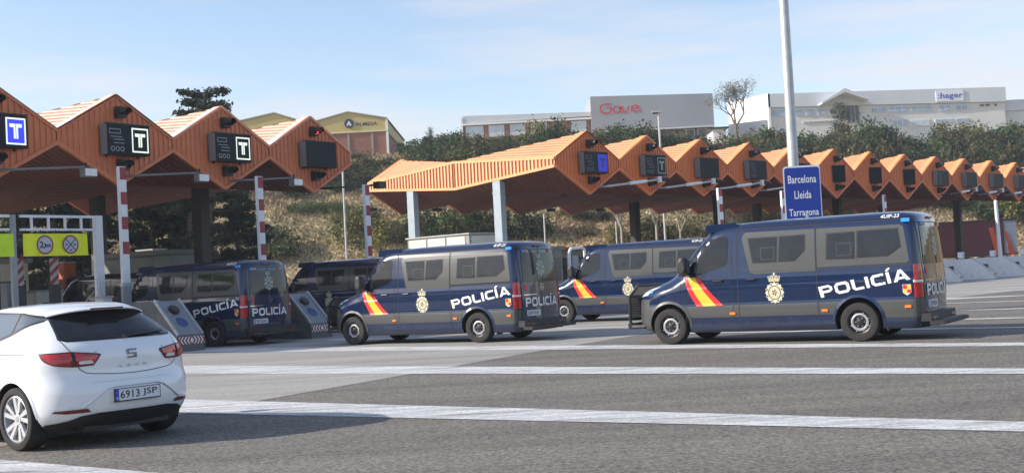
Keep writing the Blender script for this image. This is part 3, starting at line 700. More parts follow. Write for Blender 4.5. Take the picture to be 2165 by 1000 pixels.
    for k in range(3):
        a = math.pi / 2 + k * 2 * math.pi / 3; sh.decal(mb, [(.018 * math.cos(a - 1), 1.2 + .018 * math.sin(a - 1)), (.075 * math.cos(a), 1.2 + .075 * math.sin(a)), (.018 * math.cos(a + 1), 1.2 + .018 * math.sin(a + 1))], CHROME, .012, 'rear')
    for q in ring_polys(0, 1.2, .085, .085, .012, 16): sh.decal(mb, q, CHROME, .012, 'rear')
    mb.obj('rear_badge', t)
    PR('rear_crest', [[(.60, 1.27), (.60, 1.18), (.65, 1.14), (.70, 1.18), (.70, 1.27)]], REDF, .008)
    mb = MB(); sh.decal(mb, line_poly((.75, 1.04), (.25, 1.04), .02), CHROME, .012, 'rear'); mb.obj('rear_handle', t)
    pl = MB(); xx = sh.rear(.4, .63); pl.box(xx - .02, xx + .02, .13, .66, .565, .69, PLATE); po = pl.obj('number_plate', t)
    mb = MB()
    for q in text_tris(plate): mb.face([(xx - .0225, .63 - p[0] * .43, .585 + p[1] * .085) for p in q], PLTXT)
    mb.face([(xx - .0225, .655, .57), (xx - .0225, .635, .57), (xx - .0225, .635, .685), (xx - .0225, .655, .685)], EUBLUE)
    mb.obj('plate_number', po)
    mb = MB(); mb.box(-1.24, -1.06, -.93, .93, .33, .47, BLACKP); mb.box(-1.255, -1.235, .55, .90, .37, .41, REDD); mb.box(-1.255, -1.235, -.90, -.55, .37, .41, REDD); mb.obj('rear_bumper', t)
    mb = MB(); mb.box(-1.46, -1.22, -.98, .98, .27, .335, BLACKP); mb.box(-1.42, -1.25, -.9, .9, .335, .345, BLACKM)
    for y in (-.6, .6): mb.box(-1.3, -.9, y - .03, y + .03, .24, .28, BLACKM)
    mb.obj('rear_step', t)
    mb = MB(); mb.box(-1.105, -1.06, -.16, .16, 2.13, 2.16, REDD); mb.obj('high_brake_light', t)
    # windscreen, roof box, grille and guard
    ws = [(-.86, 1.40), (.86, 1.40), (.70, 2.04), (-.70, 2.04)]
    mb = MB(); sh.decal(mb, ws, GLASS_D, .008, 'front', .08); mb.obj('windscreen', t, smooth=True)
    mb = MB(); mb.tube([(sh.front(.5, 1.40) + .03, .55, 1.40), (sh.front(0, 1.5) + .03, -.1, 1.5)], .012, BLACKM); mb.tube([(sh.front(.2, 1.40) + .03, -.15, 1.40), (sh.front(.7, 1.5) + .03, -.72, 1.5)], .012, BLACKM); mb.obj('wiper', t)
    mb = MB()
    q = [(2.88, 2.10), (2.86, 2.235), (2.80, 2.25), (2.25, 2.262), (2.25, 2.10)]
    mb.prism([(p[0], .84, p[1]) for p in q], (0, -1.68, 0), NAVY, NAVY); mb.obj('roof_box', t)
    mb = MB()
    for k in range(6):
        z = .60 + k * .06; mb.box(4.50, 4.575, -.42, .42, z, z + .028, BLACKP)
    mb.box(4.40, 4.57, -.46, .46, .56, .96, BLACKM); mb.obj('grille', t)
    g = MB()
    for y in (-.76, .76):
        g.tube([(4.30, y, .34), (4.58, y, .34), (4.62, y, .48), (4.60, y, .95), (4.40, y * .98, 1.17), (4.30, y * .95, 1.16)], .032, BLACKM)
        g.tube([(4.0, y, .36), (4.58, y, .36)], .03, BLACKM)
    for z, x in ((.36, 4.60), (.50, 4.62), (.95, 4.64), (1.15, 4.46)): g.tube([(x, -.76, z), (x, .76, z)], .024, BLACKM)
    for k in range(29):
        y = -.70 + k * .05; g.tube([(4.62, y, .50), (4.64, y, .95), (4.46, y, 1.15)], .011, BLACKM, 4)
    for k in range(10):
        z = .52 + .046 * k; g.tube([(4.625, -.76, z), (4.625, .76, z)], .007, BLACKM, 5)
    g.box(4.50, 4.70, -.70, .70, .30, .42, BLACKM)
    g.obj('front_guard', t)
    mb = MB(); mb.box(-1.0, 4.2, -.55, .55, .24, .30, BLACKM); mb.tube([(0, -.8, .345), (0, .8, .345)], .05, BLACKM); mb.tube([(WB, -.8, .345), (WB, .8, .345)], .04, BLACKM); mb.obj('chassis', t)
    for sg in (1, -1): mb = MB(); mb.box(-.50, -.48, min(sg * .72, sg * .95), max(sg * .72, sg * .95), .18, .38, BLACKP); mb.obj('mud_flap', t)
    return t
van = make_van()
van_specs = [((6.5864, 22.687, 0), 148.13, 'nearest and rightmost navy police van, seen side on below the blue direction sign'),
    ((-.3626, 28.838, 0), 147.7, 'navy police van in the middle, below the two grey columns, side and back showing'),
    ((-7.618, 33.80, 0), 149.9, 'navy police van standing between the two dark concrete noses, its back to the camera'),
    ((5.074, 35.571, 0), 149.9, 'navy police van half hidden behind the nose of the nearest van, its driver window open'),
    ((-4.15, 39.6, 0), 149.5, 'navy police van mostly hidden between two other vans behind the second concrete nose'),
    ((-12.6, 42.15, 0), 149.5, 'dark van deep under the left canopy, only its windscreen and roof in view')]
index_kids()
vans = [van] + [copy_tree(van) for _ in van_specs[1:]]
for v, (loc, ang, lab) in zip(vans, van_specs):
    v.location = loc; v.rotation_euler = (0, 0, R(ang)); tag(v, lab, 'van', 'navy police vans passing the toll lanes')

# ------------------------------------------------------------------ white hatchback
CZ = [.20, .25, .30, .36, .42, .48, .54, .60, .66, .72, .78, .83, .88, .92, .955, .985, 1.02, 1.055, 1.09, 1.14, 1.20, 1.26, 1.31, 1.345, 1.37, 1.39, 1.405, 1.42, 1.432, 1.442, 1.450, 1.456]
car_shell = Shell(CZ,
    w=[(.20, .80), (.30, .865), (.42, .885), (.62, .892), (.80, .888), (.90, .880), (.955, .862), (1.02, .835), (1.09, .80), (1.2, .735), (1.31, .672), (1.37, .635), (1.405, .585), (1.432, .50), (1.450, .34), (1.456, .18)],
    xr=[(.20, -.62), (.30, -.72), (.40, -.775), (.52, -.79), (.60, -.785), (.70, -.745), (.78, -.735), (.88, -.735), (.955, -.725), (1.02, -.68), (1.09, -.60), (1.2, -.43), (1.31, -.26), (1.37, -.17), (1.405, -.10), (1.432, .02), (1.450, .22), (1.456, .4)],
    xf=[(.20, 3.35), (.45, 3.47), (.65, 3.44), (.78, 3.30), (.88, 3.0), (.955, 2.55), (1.0, 2.22), (1.09, 1.98), (1.31, 1.42), (1.39, 1.2), (1.43, .95), (1.450, .62), (1.456, .4)],
    Lr=[(.20, .62), (.6, .66), (.95, .66), (1.1, .55), (1.4, .45), (1.456, .2)], nr=[(.20, 2.9), (.8, 2.8), (1.1, 2.7), (1.456, 2.4)],
    Lf=[(.20, 1.0), (.9, 1.1), (1.1, .8), (1.4, .5), (1.456, .2)], nf=[(.20, 2.4), (1.456, 2.6)])
def make_car():
    sh = car_shell; t = thing('hatchback', 'white hatchback at the lower left corner of the photo, seen from behind', 'car', (-4.515, 13.035, 0), R(141.5))
    o = sh.body(lambda x, y, z: BLACKP if z < .25 else CARW).obj('body', t); cut_arches(o, [(0, .325), (2.636, .325)], .362, BLACKP, .58)
    for x in (0, 2.636):
        for y in (.775, -.775): wheel_parts(t, x, y, .318, .215, 'alloy')
    def P(name, polys, m, off=.005, face='rear', parent=t, step=.06, smooth=True):
        mb = MB()
        for q in polys: sh.decal(mb, q, m, off, face, step)
        return mb.obj(name, parent, smooth='all' if smooth else False)
    def sym(h): return h + [(-a, b) for a, b in h[::-1]]
    gl = sym([(0, 1.075), (.35, 1.072), (.60, 1.075), (.635, 1.09), (.585, 1.20), (.525, 1.325), (.49, 1.352), (.2, 1.362), (0, 1.364)][1:-1])
    fr = P('rear_window', [sym([(.30, 1.066), (.60, 1.068), (.655, 1.09), (.60, 1.20), (.54, 1.335), (.50, 1.365), (.2, 1.375)])], BLACKP, .006)
    P('glass', [gl], GLASS_D, .010, parent=fr)
    mb = MB()
    for k in range(7):
        z = 1.115 + .033 * k; sh.decal(mb, line_poly((-.50 + .01 * k, z), (.50 - .01 * k, z), .0022), BLACKP, .0115, 'rear')
    mb.obj('heater_line', fr)
    # roof spoiler
    rows = []
    for k, (dx, z, hw) in enumerate(((.16, 1.414, .555), (.02, 1.412, .57), (-.12, 1.397, .575), (-.165, 1.380, .575), (-.160, 1.368, .572), (-.06, 1.360, .56), (.05, 1.356, .55))):
        rows.append([(sh.xr(1.37) + dx + .22 * (abs(y) / .57) ** 2.6 * (1 if dx < 0 else .8), y * hw / .57, z - .055 * (abs(y) / .57) ** 3) for y in [-.57 + 1.14 * j / 24 for j in range(25)]])
    mb = MB(); mb.grid(rows, CARW); mb.obj('roof_spoiler', t, smooth=50)
    mb = MB(); xx = sh.xr(1.37) - .158
    mb.box(xx - .008, xx + .02, -.19, .19, 1.372, 1.388, REDD); mb.obj('high_brake_light', t)
    # hatch seams
    S = []
    h = [(.645, 1.09), (.625, 1.0), (.60, .94), (.575, .84), (.55, .79), (.50, .755), (.43, .742), (.2, .722), (0, .716)]
    pts = h + [(-a, b) for a, b in h[-2::-1]]
    for a, b in zip(pts, pts[1:]): S.append(line_poly(a, b, .007))
    P('hatch_seam', S, GAP, .004, smooth=False)
    P('hatch_seam', [line_poly((-.45, .655), (.45, .655), .003)], mat('crease_shade', (.55, .56, .58), .4), .003)  # body crease: its shading painted as a thin grey line
    for sg in (1, -1):
        # lamps: outer half on the body, inner half on the hatch
        inner = [(.365, .925), (.59, .958), (.588, .90), (.58, .832), (.43, .835)]
        blk = [(.34, .925), (.36, .938), (.605, .970), (.602, .90), (.60, .818), (.42, .824)]
        q = lambda pl: [(sg * a, b) for a, b in pl]
        tl = P('tail_light', [q(blk)], BLACKM, .006)
        mb = MB(); sh.lens(mb, sg, .60, -.38, lambda f: .971 - .004 * f, lambda f: .818 + .04 * f + .104 * f ** 4, BLACKM, .006); mb.obj('lens_seal', tl, smooth='all')
        mb = MB(); sh.lens(mb, sg, .612, -.42, lambda f: .960 - .004 * f, lambda f: .830 + .035 * f + .088 * f ** 4, REDL, .014); mb.obj('outer_lens', tl, smooth='all')
        P('inner_lens', [q(inner)], REDL, .013, parent=tl)
        P('reversing_lens', [q([(.42, .845), (.56, .842), (.565, .872), (.45, .878)])], CLEARL, .017, parent=tl)
        mb = MB(); sh.lens(mb, sg, .625, -.66, lambda f: .885 - .03 * f, lambda f: .842 + .01 * f, REDD, .017); mb.obj('lens_trim', tl, smooth='all')
        P('lens_trim', [q([(.40, .905), (.56, .925), (.56, .905), (.45, .893)])], mat('bright_red_lens', (.75, .04, .03), .15, coat=.6), .017, parent=tl)
        P('reflector', [q([(.48, .368), (.70, .366), (.80, .382), (.78, .40), (.52, .405)])], REDD, .008)
        # side glass
        face = 'left' if sg > 0 else 'right'
        win = P('side_window', [[(-.20, 1.30), (-.10, 1.325), (.19, 1.372), (.9, 1.392), (1.35, 1.33), (1.95, 1.06), (1.9, 1.02), (.75, 1.03), (.46, 1.07), (.20, 1.145), (0.0, 1.225)]], BLACKP, .004, face)
        P('glass', [[(-.15, 1.298), (.17, 1.352), (.17, 1.18), (0.02, 1.24)], [(.21, 1.355), (.66, 1.372), (.66, 1.05), (.48, 1.09), (.21, 1.165)], [(.72, 1.372), (.95, 1.372), (1.33, 1.31), (1.85, 1.06), (.72, 1.05)]], mat('side_glass_pale', (.10, .12, .13), .05, spec=1.0, coat=.6), .009, face, win)
        mb = MB()
        for a, b in (((.69, .33), (.69, 1.04)), ((.55, .33), (.38, .62)), ((.38, .62), (.22, 1.10)), ((1.5, .33), (1.5, 1.04)), ((2.3, .95), (-.60, .965)), ((.55, .33), (2.2, .33)), ((-.60, .965), (-.70, .955))):
            sh.decal(mb, line_poly(a, b, .006), GAP, .004, face)
        mb.obj('panel_gap', t)
        mb = MB(); y = sh.side(.55, .86); mb.tube([(.50, sg * (y - .0), .865), (.52, sg * (y + .03), .867), (.66, sg * (y + .03), .87), (.68, sg * y, .868)], .012, CARW); mb.obj('door_handle', t)
        mb = MB(); mb.box(1.62, 1.80, min(sg * .88, sg * 1.02), max(sg * .88, sg * 1.02), .98, 1.10, CARW); mb.obj('wing_mirror', t)
        # rounded wheel arch edge
        for x in (0, 2.636):
            mb = MB()
            for k in range(24):
                pts = []
                for a, r in ((math.pi * k / 24, .362), (math.pi * (k + 1) / 24, .362), (math.pi * (k + 1) / 24, .385), (math.pi * k / 24, .385)):
                    px, pz = x + math.cos(a) * r, .325 + math.sin(a) * r; pts.append((px, sg * (sh.side(px, pz) + (.012 if r < .37 else .003)), pz))
                mb.face(pts, CARW)
            mb.obj('arch_edge', t, smooth='all')
    # bumper: plate recess edge, dark lower valance
    half = [(.58, .405), (.50, .455), (.40, .53), (.33, .572), (.25, .592)]
    ed = half + [(-a, b) for a, b in half[::-1]]
    S = [line_poly(a, b, .012) for a, b in zip(ed, ed[1:])]
    P('recess_shade_line', S, mat('recess_shade', (.50, .51, .53), .4), .006, smooth=False)  # grey line painted for the shade along the recess edge
    mb = MB(); n = len(ed)
    for a, b in zip(ed, ed[1:]):
        mb.face([(sh.rear(a[0], a[1]) - .016, a[0], a[1] + .004), (sh.rear(b[0], b[1]) - .016, b[0], b[1] + .004), (sh.rear(b[0], b[1]) + .0, b[0], b[1] + .022), (sh.rear(a[0], a[1]) + .0, a[0], a[1] + .022)], CARW)
    mb.obj('bumper_lip', t, smooth='all')
    P('valance', [[(.80, .262), (.66, .295), (.56, .335), (.40, .352), (-.40, .352), (-.56, .335), (-.66, .295), (-.80, .262), (-.76, .215), (.76, .215)]], BLACKP, .009)
    mb = MB(); mb.box(-.5, 3.2, -.62, .62, .19, .24, BLACKM); mb.tube([(0, -.7, .318), (0, .7, .318)], .05, BLACKM); mb.box(-.62, -.3, -.5, .5, .17, .22, BLACKM); mb.obj('underbody', t)
    xx = sh.rear(0, .5) - .01
    mb = MB(); mb.box(xx - .018, xx + .03, -.268, .268, .448, .572, PLATE); po = mb.obj('number_plate', t)
    mb = MB()
    X = xx - .0195
    for a, b, c, d in ((-.268, .268, .566, .572), (-.268, .268, .440, .452), (-.268, -.262, .448, .572), (.262, .268, .448, .572)): mb.box(xx - .020, xx, a, b, c, d, PLTXT)
    mb.obj('plate_frame', po)
    mb = MB()
    for k, (s_, a, w) in enumerate((('6913', .205, .225), ('JSP', -.055, .175))):
        for q in text_tris(s_): mb.face([(X, a - p[0] * w, .470 + p[1] * .080) for p in q], PLTXT)
    mb.obj('plate_number', po)
    mb = MB(); mb.face([(X, .262, .452), (X, .222, .452), (X, .222, .566), (X, .262, .566)], EUBLUE)
    for q in text_tris('E'): mb.face([(X - .001, .250 - p[0] * .016, .465 + p[1] * .025) for p in q], WHITE)
    for k in range(8):
        a = 2 * math.pi * k / 8; mb.face([(X - .001, .242 + .011 * math.cos(a) + dx, .53 + .011 * math.sin(a) + dz) for dx, dz in ((-.002, 0), (0, -.002), (.002, 0), (0, .002))], YEL)
    mb.obj('plate_band', po)
    # S emblem and model lettering
    mb = MB()
    S_ = [rect(-.055, .055, .038, .056), rect(-.055, -.030, .0, .056), rect(-.055, .055, -.009, .009), rect(.030, .055, -.056, .0), rect(-.055, .055, -.056, -.038), [(-.055, .056), (.055, .056), (.062, .048), (-.05, .044)]]
    for q in S_: sh.decal(mb, [(-p[0], p[1] * .8 + .912) for p in q], mat('badge_grey', (.16, .16, .17), .3, metal=.6), .012, 'rear')
    mb.obj('badge', t)
    mb = MB()
    for k, ch in enumerate('LEON'):
        for q in text_tris(ch): sh.decal(mb, [(.150 - k * .092 - p[0] * .038, .782 + p[1] * .024) for p in q], mat('letter_grey', (.40, .40, .42), .3, metal=.5), .008, 'rear')
    for q in text_tris('TDI'): sh.decal(mb, [(-.455 - p[0] * .06, .802 + p[1] * .020) for p in q], mat('letter_grey', (.40, .40, .42), .3, metal=.5), .008, 'rear')
    mb.obj('model_lettering', t)
    mb = MB(); X = lambda y, z: sh.rear(y, z) - .022
    mb.tube([(X(0, 1.085), 0, 1.085), (X(-.25, 1.095), -.25, 1.10), (X(-.50, 1.10), -.50, 1.112)], .010, BLACKM); mb.tube([(X(0, 1.07) + .01, .0, 1.068), (X(0, 1.085), 0, 1.10)], .022, BLACKM, 10); mb.obj('rear_wiper', t)
    mb = MB(); mb.tube([(.05, 0, 1.455), (-.12, 0, 1.56)], .006, BLACKM); mb.obj('aerial', t)
    mb = MB(); ws = [(-.68, 1.06), (.68, 1.06), (.56, 1.36), (-.56, 1.36)]; sh.decal(mb, ws, GLASS_D, .008, 'front', .08); mb.obj('windscreen', t)
    return t
car = make_car()
#__PART3__
# ------------------------------------------------------------------ ground and road
CP, SP, CR, SR = math.cos(R(1.79)), math.sin(R(1.79)), math.cos(R(3)), math.sin(R(3))
def at(px, py, Y):
    """survey helper: where the sight line through a point of the photo meets the vertical plane y = Y"""
    a2, b2 = px - 1082.5, 500 - py; a = a2 * CR + b2 * SR; b = -a2 * SR + b2 * CR
    d = Vector((a / 2600, CP - b / 2600 * SP, SP + b / 2600 * CP)); return Vector((0, 0, 1.5)) + d * (Y / d.y)
def sstep(x, a, b): t = min(1, max(0, (x - a) / (b - a))); return t * t * (3 - 2 * t)
mb = MB(); mb.face([(-400, -60, 0), (500, -60, 0), (500, 900, 0), (-400, 900, 0)], ASPH); tag(mb.obj('road', None), kind='structure')
mb = MB(); mb.face([(-14.6, -4.5, .004), (-3.25, 16.95, .004), (.52, 24.1, .004), (3.6, 29.2, .004), (14.2, 40.2, .004), (58, 84, .004), (-40, 84, .004), (-60, -4.5, .004)], CONCR)
tag(mb.obj('concrete_apron', None), kind='structure')
def strip(name, a, b, w, w2=None, z=.008):
    a = Vector((*a, z)); b = Vector((*b, z)); d = (b - a).normalized(); n = Vector((-d.y, d.x, 0)); w2 = w2 or w
    m = MB(); m.face([a - n * w / 2, b - n * w2 / 2, b + n * w2 / 2, a + n * w / 2], PAINT); return tag(m.obj(name, None), kind='structure')
def ext(a, b, ka, kb):
    a = Vector(a); b = Vector(b); return (a - (b - a) * ka)[:], (b + (b - a) * kb)[:]
# main lines: (left point, right point, half widths from the survey)
def quadline(tl, tr, bl, br, kl, kr, z=.008):
    tl, tr, bl, br = map(Vector, (tl, tr, bl, br)); m = MB()
    P = [bl - (br - bl) * kl, br + (br - bl) * kr, tr + (tr - tl) * kr, tl - (tr - tl) * kl]
    m.face([(p.x, p.y, z) for p in P], PAINT); return tag(m.obj('road_marking', None), kind='structure')
quadline((-4.69, 17.25), (4.33, 10.67), (-4.15, 15.3), (4.11, 10.10), .9, .8)
quadline((-6.87, 25.2), (6.28, 15.37), (-6.0, 22.6), (5.97, 14.75), .35, .8)
quadline((-7.9, 32.2), (8.03, 19.57), (-8.16, 30.6), (7.75, 18.95), .02, .8)
strip('road_marking', (-12.0, 16.6), (-1.2, 8.65), .5)
for a, b, w in (((3.5, 27.6), (13.5, 20.7), .32), ((1.0, 33.0), (14.0, 24.55), .34), ((3.0, 36.6), (18.5, 27.0), .36), ((6.6, 39.3), (24, 30.0), .36), ((8.5, 50), (30, 36.5), .4), ((11.5, 52), (34, 39.5), .4), ((14, 55), (38, 43), .4), ((16.5, 58), (42, 47), .4)):
    strip('road_marking', a, b, w)
m = MB(); m.face([(10.2, 41.9, .0085), (17.6, 38.7, .0085), (10.4, 39.0, .0085)], PAINT); tag(m.obj('road_marking', None), kind='structure')
for a, b in (((-11.0, 31.3), (-8.8, 29.8)), ((-5.0, 33.4), (-1.6, 30.9))): strip('road_marking', a, b, .7, z=.012)

# hillside
def foot(x): return 84 + 27 * sstep(x, 12, 34)
def crest(x): return 113 + 27 * sstep(x, 12, 34)
def hz(x, y):
    f, c = foot(x), crest(x)
    if y <= f: return -.35 + .3 * sstep(y, f - 2, f)
    t = min(1, (y - f) / (c - f)); top = 13.0 - 1.5 * sstep(x, -30, -60)
    z = top * (t ** 1.15 * .9 + .1 * sstep(t, 0, 1)) + (y > c) * (y - c) * .06
    return z + .35 * math.sin(x * .31 + y * .2) * math.sin(y * .23 - x * .12) * min(1, t * 4) + .18 * math.sin(x * .9 + 1.3 * math.sin(y * .5)) * min(1, t * 4)
mb = MB(); rows = []
ys = [78 + 1.2 * k for k in range(70)] + [162 + 10 * k for k in range(24)]
xs = [-220 + 10 * k for k in range(16)] + [-60 + 1.6 * k for k in range(94)] + [92 + 10 * k for k in range(22)]
for y in ys: rows.append([(x, y, hz(x, y)) for x in xs])
mb.grid(rows, HILLM); tag(mb.obj('hillside', None, smooth='all'), kind='structure')

# unseen wooded bank, added left and behind to block low sky in the paintwork
mb = MB(); rows = []
path = [(-95, 75), (-70, 30), (-62, 0), (-66, -25), (-60, -60), (-20, -85), (40, -90), (110, -80), (150, -30), (160, 40)]
for k, (x, y) in enumerate(path):
    for j in range(6):
        if k == len(path) - 1: break
        q = Vector((*path[k], 0)).lerp(Vector((*path[k + 1], 0)), j / 6); o_ = Vector((q.x - 20, q.y - 20, 0)).normalized()
        rows.append([tuple(q + o_ * d + Vector((0, 0, z + (random.uniform(-1.2, 1.2) if z > 2 else 0)))) for d, z in ((0, -.3), (3, 3.5), (6, 8), (9, 10.5), (14, 11.5), (22, 10), (30, 4))])
mb.grid(rows, LF_MID); tag(mb.obj('sky_blocking_bank', None), kind='structure')

# ------------------------------------------------------------------ toll canopies
PT = 4.115; HB = PT / 2; ZP, ZV, ZL, ZB, ZMT, ZMB, DM = 7.36, 6.20, 5.86, 4.75, 6.60, 5.42, 6.0
C1 = (Vector((-6.852, 42.78, 0)), R(56.27)); C2 = (Vector((3.344, 51.762, 0)), R(45.98))
def bar(mb, a, b, w, m):
    a = Vector(a); b = Vector(b); d = (b - a).normalized(); s_ = d.cross(Vector((0, 1, 0))).normalized() if abs(d.y) < .9 else Vector((1, 0, 0)); u = d.cross(s_)
    P = [a + s_ * w + u * w, a - s_ * w + u * w, a - s_ * w - u * w, a + s_ * w - u * w]; Q = [p + (b - a) for p in P]
    mb.grid([P, Q], m, True); mb.face(P[::-1], m); mb.face(Q, m)
def make_bay(parent, x, roofm, trimm, frontm):
    D = 2 * DM
    # roof sheets
    mb = MB()
    for y0, s_ in ((0, 1), (D, -1)):
        P = (0, y0, ZP); ym = DM; MC = (0, ym, ZMT)
        for sx in (-1, 1):
            V = (sx * HB, y0, ZV); M = (sx * HB, ym, ZMT)
            corrugate(mb, [V, P, M], Vector(M) - Vector(V), .24, .02, roofm, flip=Vector(P).__sub__(Vector(V)).cross(Vector(M) - Vector(V)).z < 0)
            corrugate(mb, [P, MC, M], Vector(MC) - Vector(P), .24, .02, roofm, flip=(Vector(MC) - Vector(P)).cross(Vector(M) - Vector(P)).z < 0)
    b = mb.obj('roof_bay', parent, loc=(x, 0, 0))
    # pale flashing along the gable edges
    for y0, y1 in ((-.06, .34), (D + .06, D - .34)):
        mb = MB()
        for sx in (-1, 1):
            V, P = Vector((sx * (HB + .02), y0, ZV + .05)), Vector((0, y0, ZP + .05))
            dn = lambda p: p + Vector((0, y1 - y0, -.4 * .07 + .02))
            mb.prism([V, P, dn(P), dn(V)], (0, 0, -.06), None, trimm)
            yy = -.01 if y0 < 0 else D + .01; bar(mb, (sx * HB, yy, ZV), (0, yy, ZP), .05, frontm)
        mb.obj('flashing', b)
    for yy in (-.01, D + .01):
        mb = MB(); bar(mb, (-HB, yy, ZL), (0, yy, ZB), .055, frontm); bar(mb, (HB, yy, ZL), (0, yy, ZB), .055, frontm); mb.obj('edge_strip', b)
    mb = MB()
    corrugate(mb, [(0, 0, ZP), (-HB, 0, ZV), (-HB, 0, ZL), (0, 0, ZB), (HB, 0, ZL), (HB, 0, ZV)], (0, 0, 1), .19, .035, frontm, flip=False)
    mb.obj('gable_panel', b)
    mb = MB()
    corrugate(mb, [(0, D, ZP), (-HB, D, ZV), (-HB, D, ZL), (0, D, ZB), (HB, D, ZL), (HB, D, ZV)], (0, 0, 1), .19, .035, frontm, flip=True)
    mb.obj('rear_gable_panel', b)
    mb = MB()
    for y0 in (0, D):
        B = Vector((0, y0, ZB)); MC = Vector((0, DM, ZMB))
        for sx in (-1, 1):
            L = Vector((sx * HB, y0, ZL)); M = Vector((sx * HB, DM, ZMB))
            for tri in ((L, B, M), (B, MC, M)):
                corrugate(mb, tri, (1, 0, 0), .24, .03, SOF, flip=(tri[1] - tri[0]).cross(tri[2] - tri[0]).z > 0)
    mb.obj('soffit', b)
    return b
def side_fascia(parent, x, m, trim):
    mb = MB(); D = 2 * DM; o = -.01 if x < 0 else .01
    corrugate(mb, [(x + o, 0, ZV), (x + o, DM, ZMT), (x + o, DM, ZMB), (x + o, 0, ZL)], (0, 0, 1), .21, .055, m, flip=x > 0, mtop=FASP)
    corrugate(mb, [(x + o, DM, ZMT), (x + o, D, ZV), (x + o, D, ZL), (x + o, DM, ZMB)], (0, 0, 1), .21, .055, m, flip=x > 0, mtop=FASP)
    f = mb.obj('side_fascia', parent); mb = MB()
    for a, b in (((0, ZV), (DM, ZMT)), ((DM, ZMT), (D, ZV)), ((0, ZL), (DM, ZMB)), ((DM, ZMB), (D, ZL))):
        mb.prism([(x + o * 7, a[0], a[1] - .05), (x + o * 7, b[0], b[1] - .05), (x + o * 7, b[0], b[1] + .06), (x + o * 7, a[0], a[1] + .06)], (-o * 20, 0, 0), None, trim)
    for y0 in (0, D):          # flat capping strip along the roof side
        sx = -1 if x < 0 else 1; V = Vector((x, y0, ZV + .045)); M = Vector((x, DM, ZMT + .045)); Pk = Vector((x - sx * HB, y0, ZP + .045)); i_ = (Pk - V).normalized() * .30
        mb.face([V, M, M + Vector((-sx * .30, 0, .012)), V + i_], trim)
    mb.obj('edge_trim', f)
def canopy(cfg, n0, n1, roofm, trimm, frontm, cols, label):
    o, a = cfg; t = thing('toll_canopy', label, 'toll canopy', o, a)
    protos = None
    for i in range(n0, n1 + 1):
        if protos is None:
            protos = make_bay(t, i * PT, roofm, trimm, frontm); kids = [c for c in bpy.data.objects if c.parent == protos]
        else:
            c = protos.copy(); C.objects.link(c); c.location = (i * PT, 0, 0)
            for k in kids: q = k.copy(); C.objects.link(q); q.parent = c
    side_fascia(t, n0 * PT - HB, roofm if trimm is ORT else ORRP, trimm); side_fascia(t, n1 * PT + HB, roofm, trimm)
    for i, m in cols:
        for s_ in (3.4, 9.0):
            mb = MB(); x = (i + .5) * PT + (.10 if i < n0 else 0); w, d = (.15, .22) if m is COLL else (.20, .22)
            mb.box(x - w, x + w, s_ - d, s_ + d, 0, 5.66, m)
            if m is COLL: mb.box(x + w, x + w + .05, s_ - d + .05, s_ + d - .05, 0, 5.6, COLB)
            mb.obj('column', t)
    return t
can1 = canopy(C1, -4, 0, ORRP, ORFL, ORF, ((-1, COLB), (-3, COLB)), 'left toll canopy of folded red-brown gables with pale sunlit roof edges')
can2 = canopy(C2, 0, 12, ORR, ORT, ORF2, ((-1, COLL), (3, COLB), (6, COLB), (10, COLB)), 'long right toll canopy of twelve orange gables receding to the right')

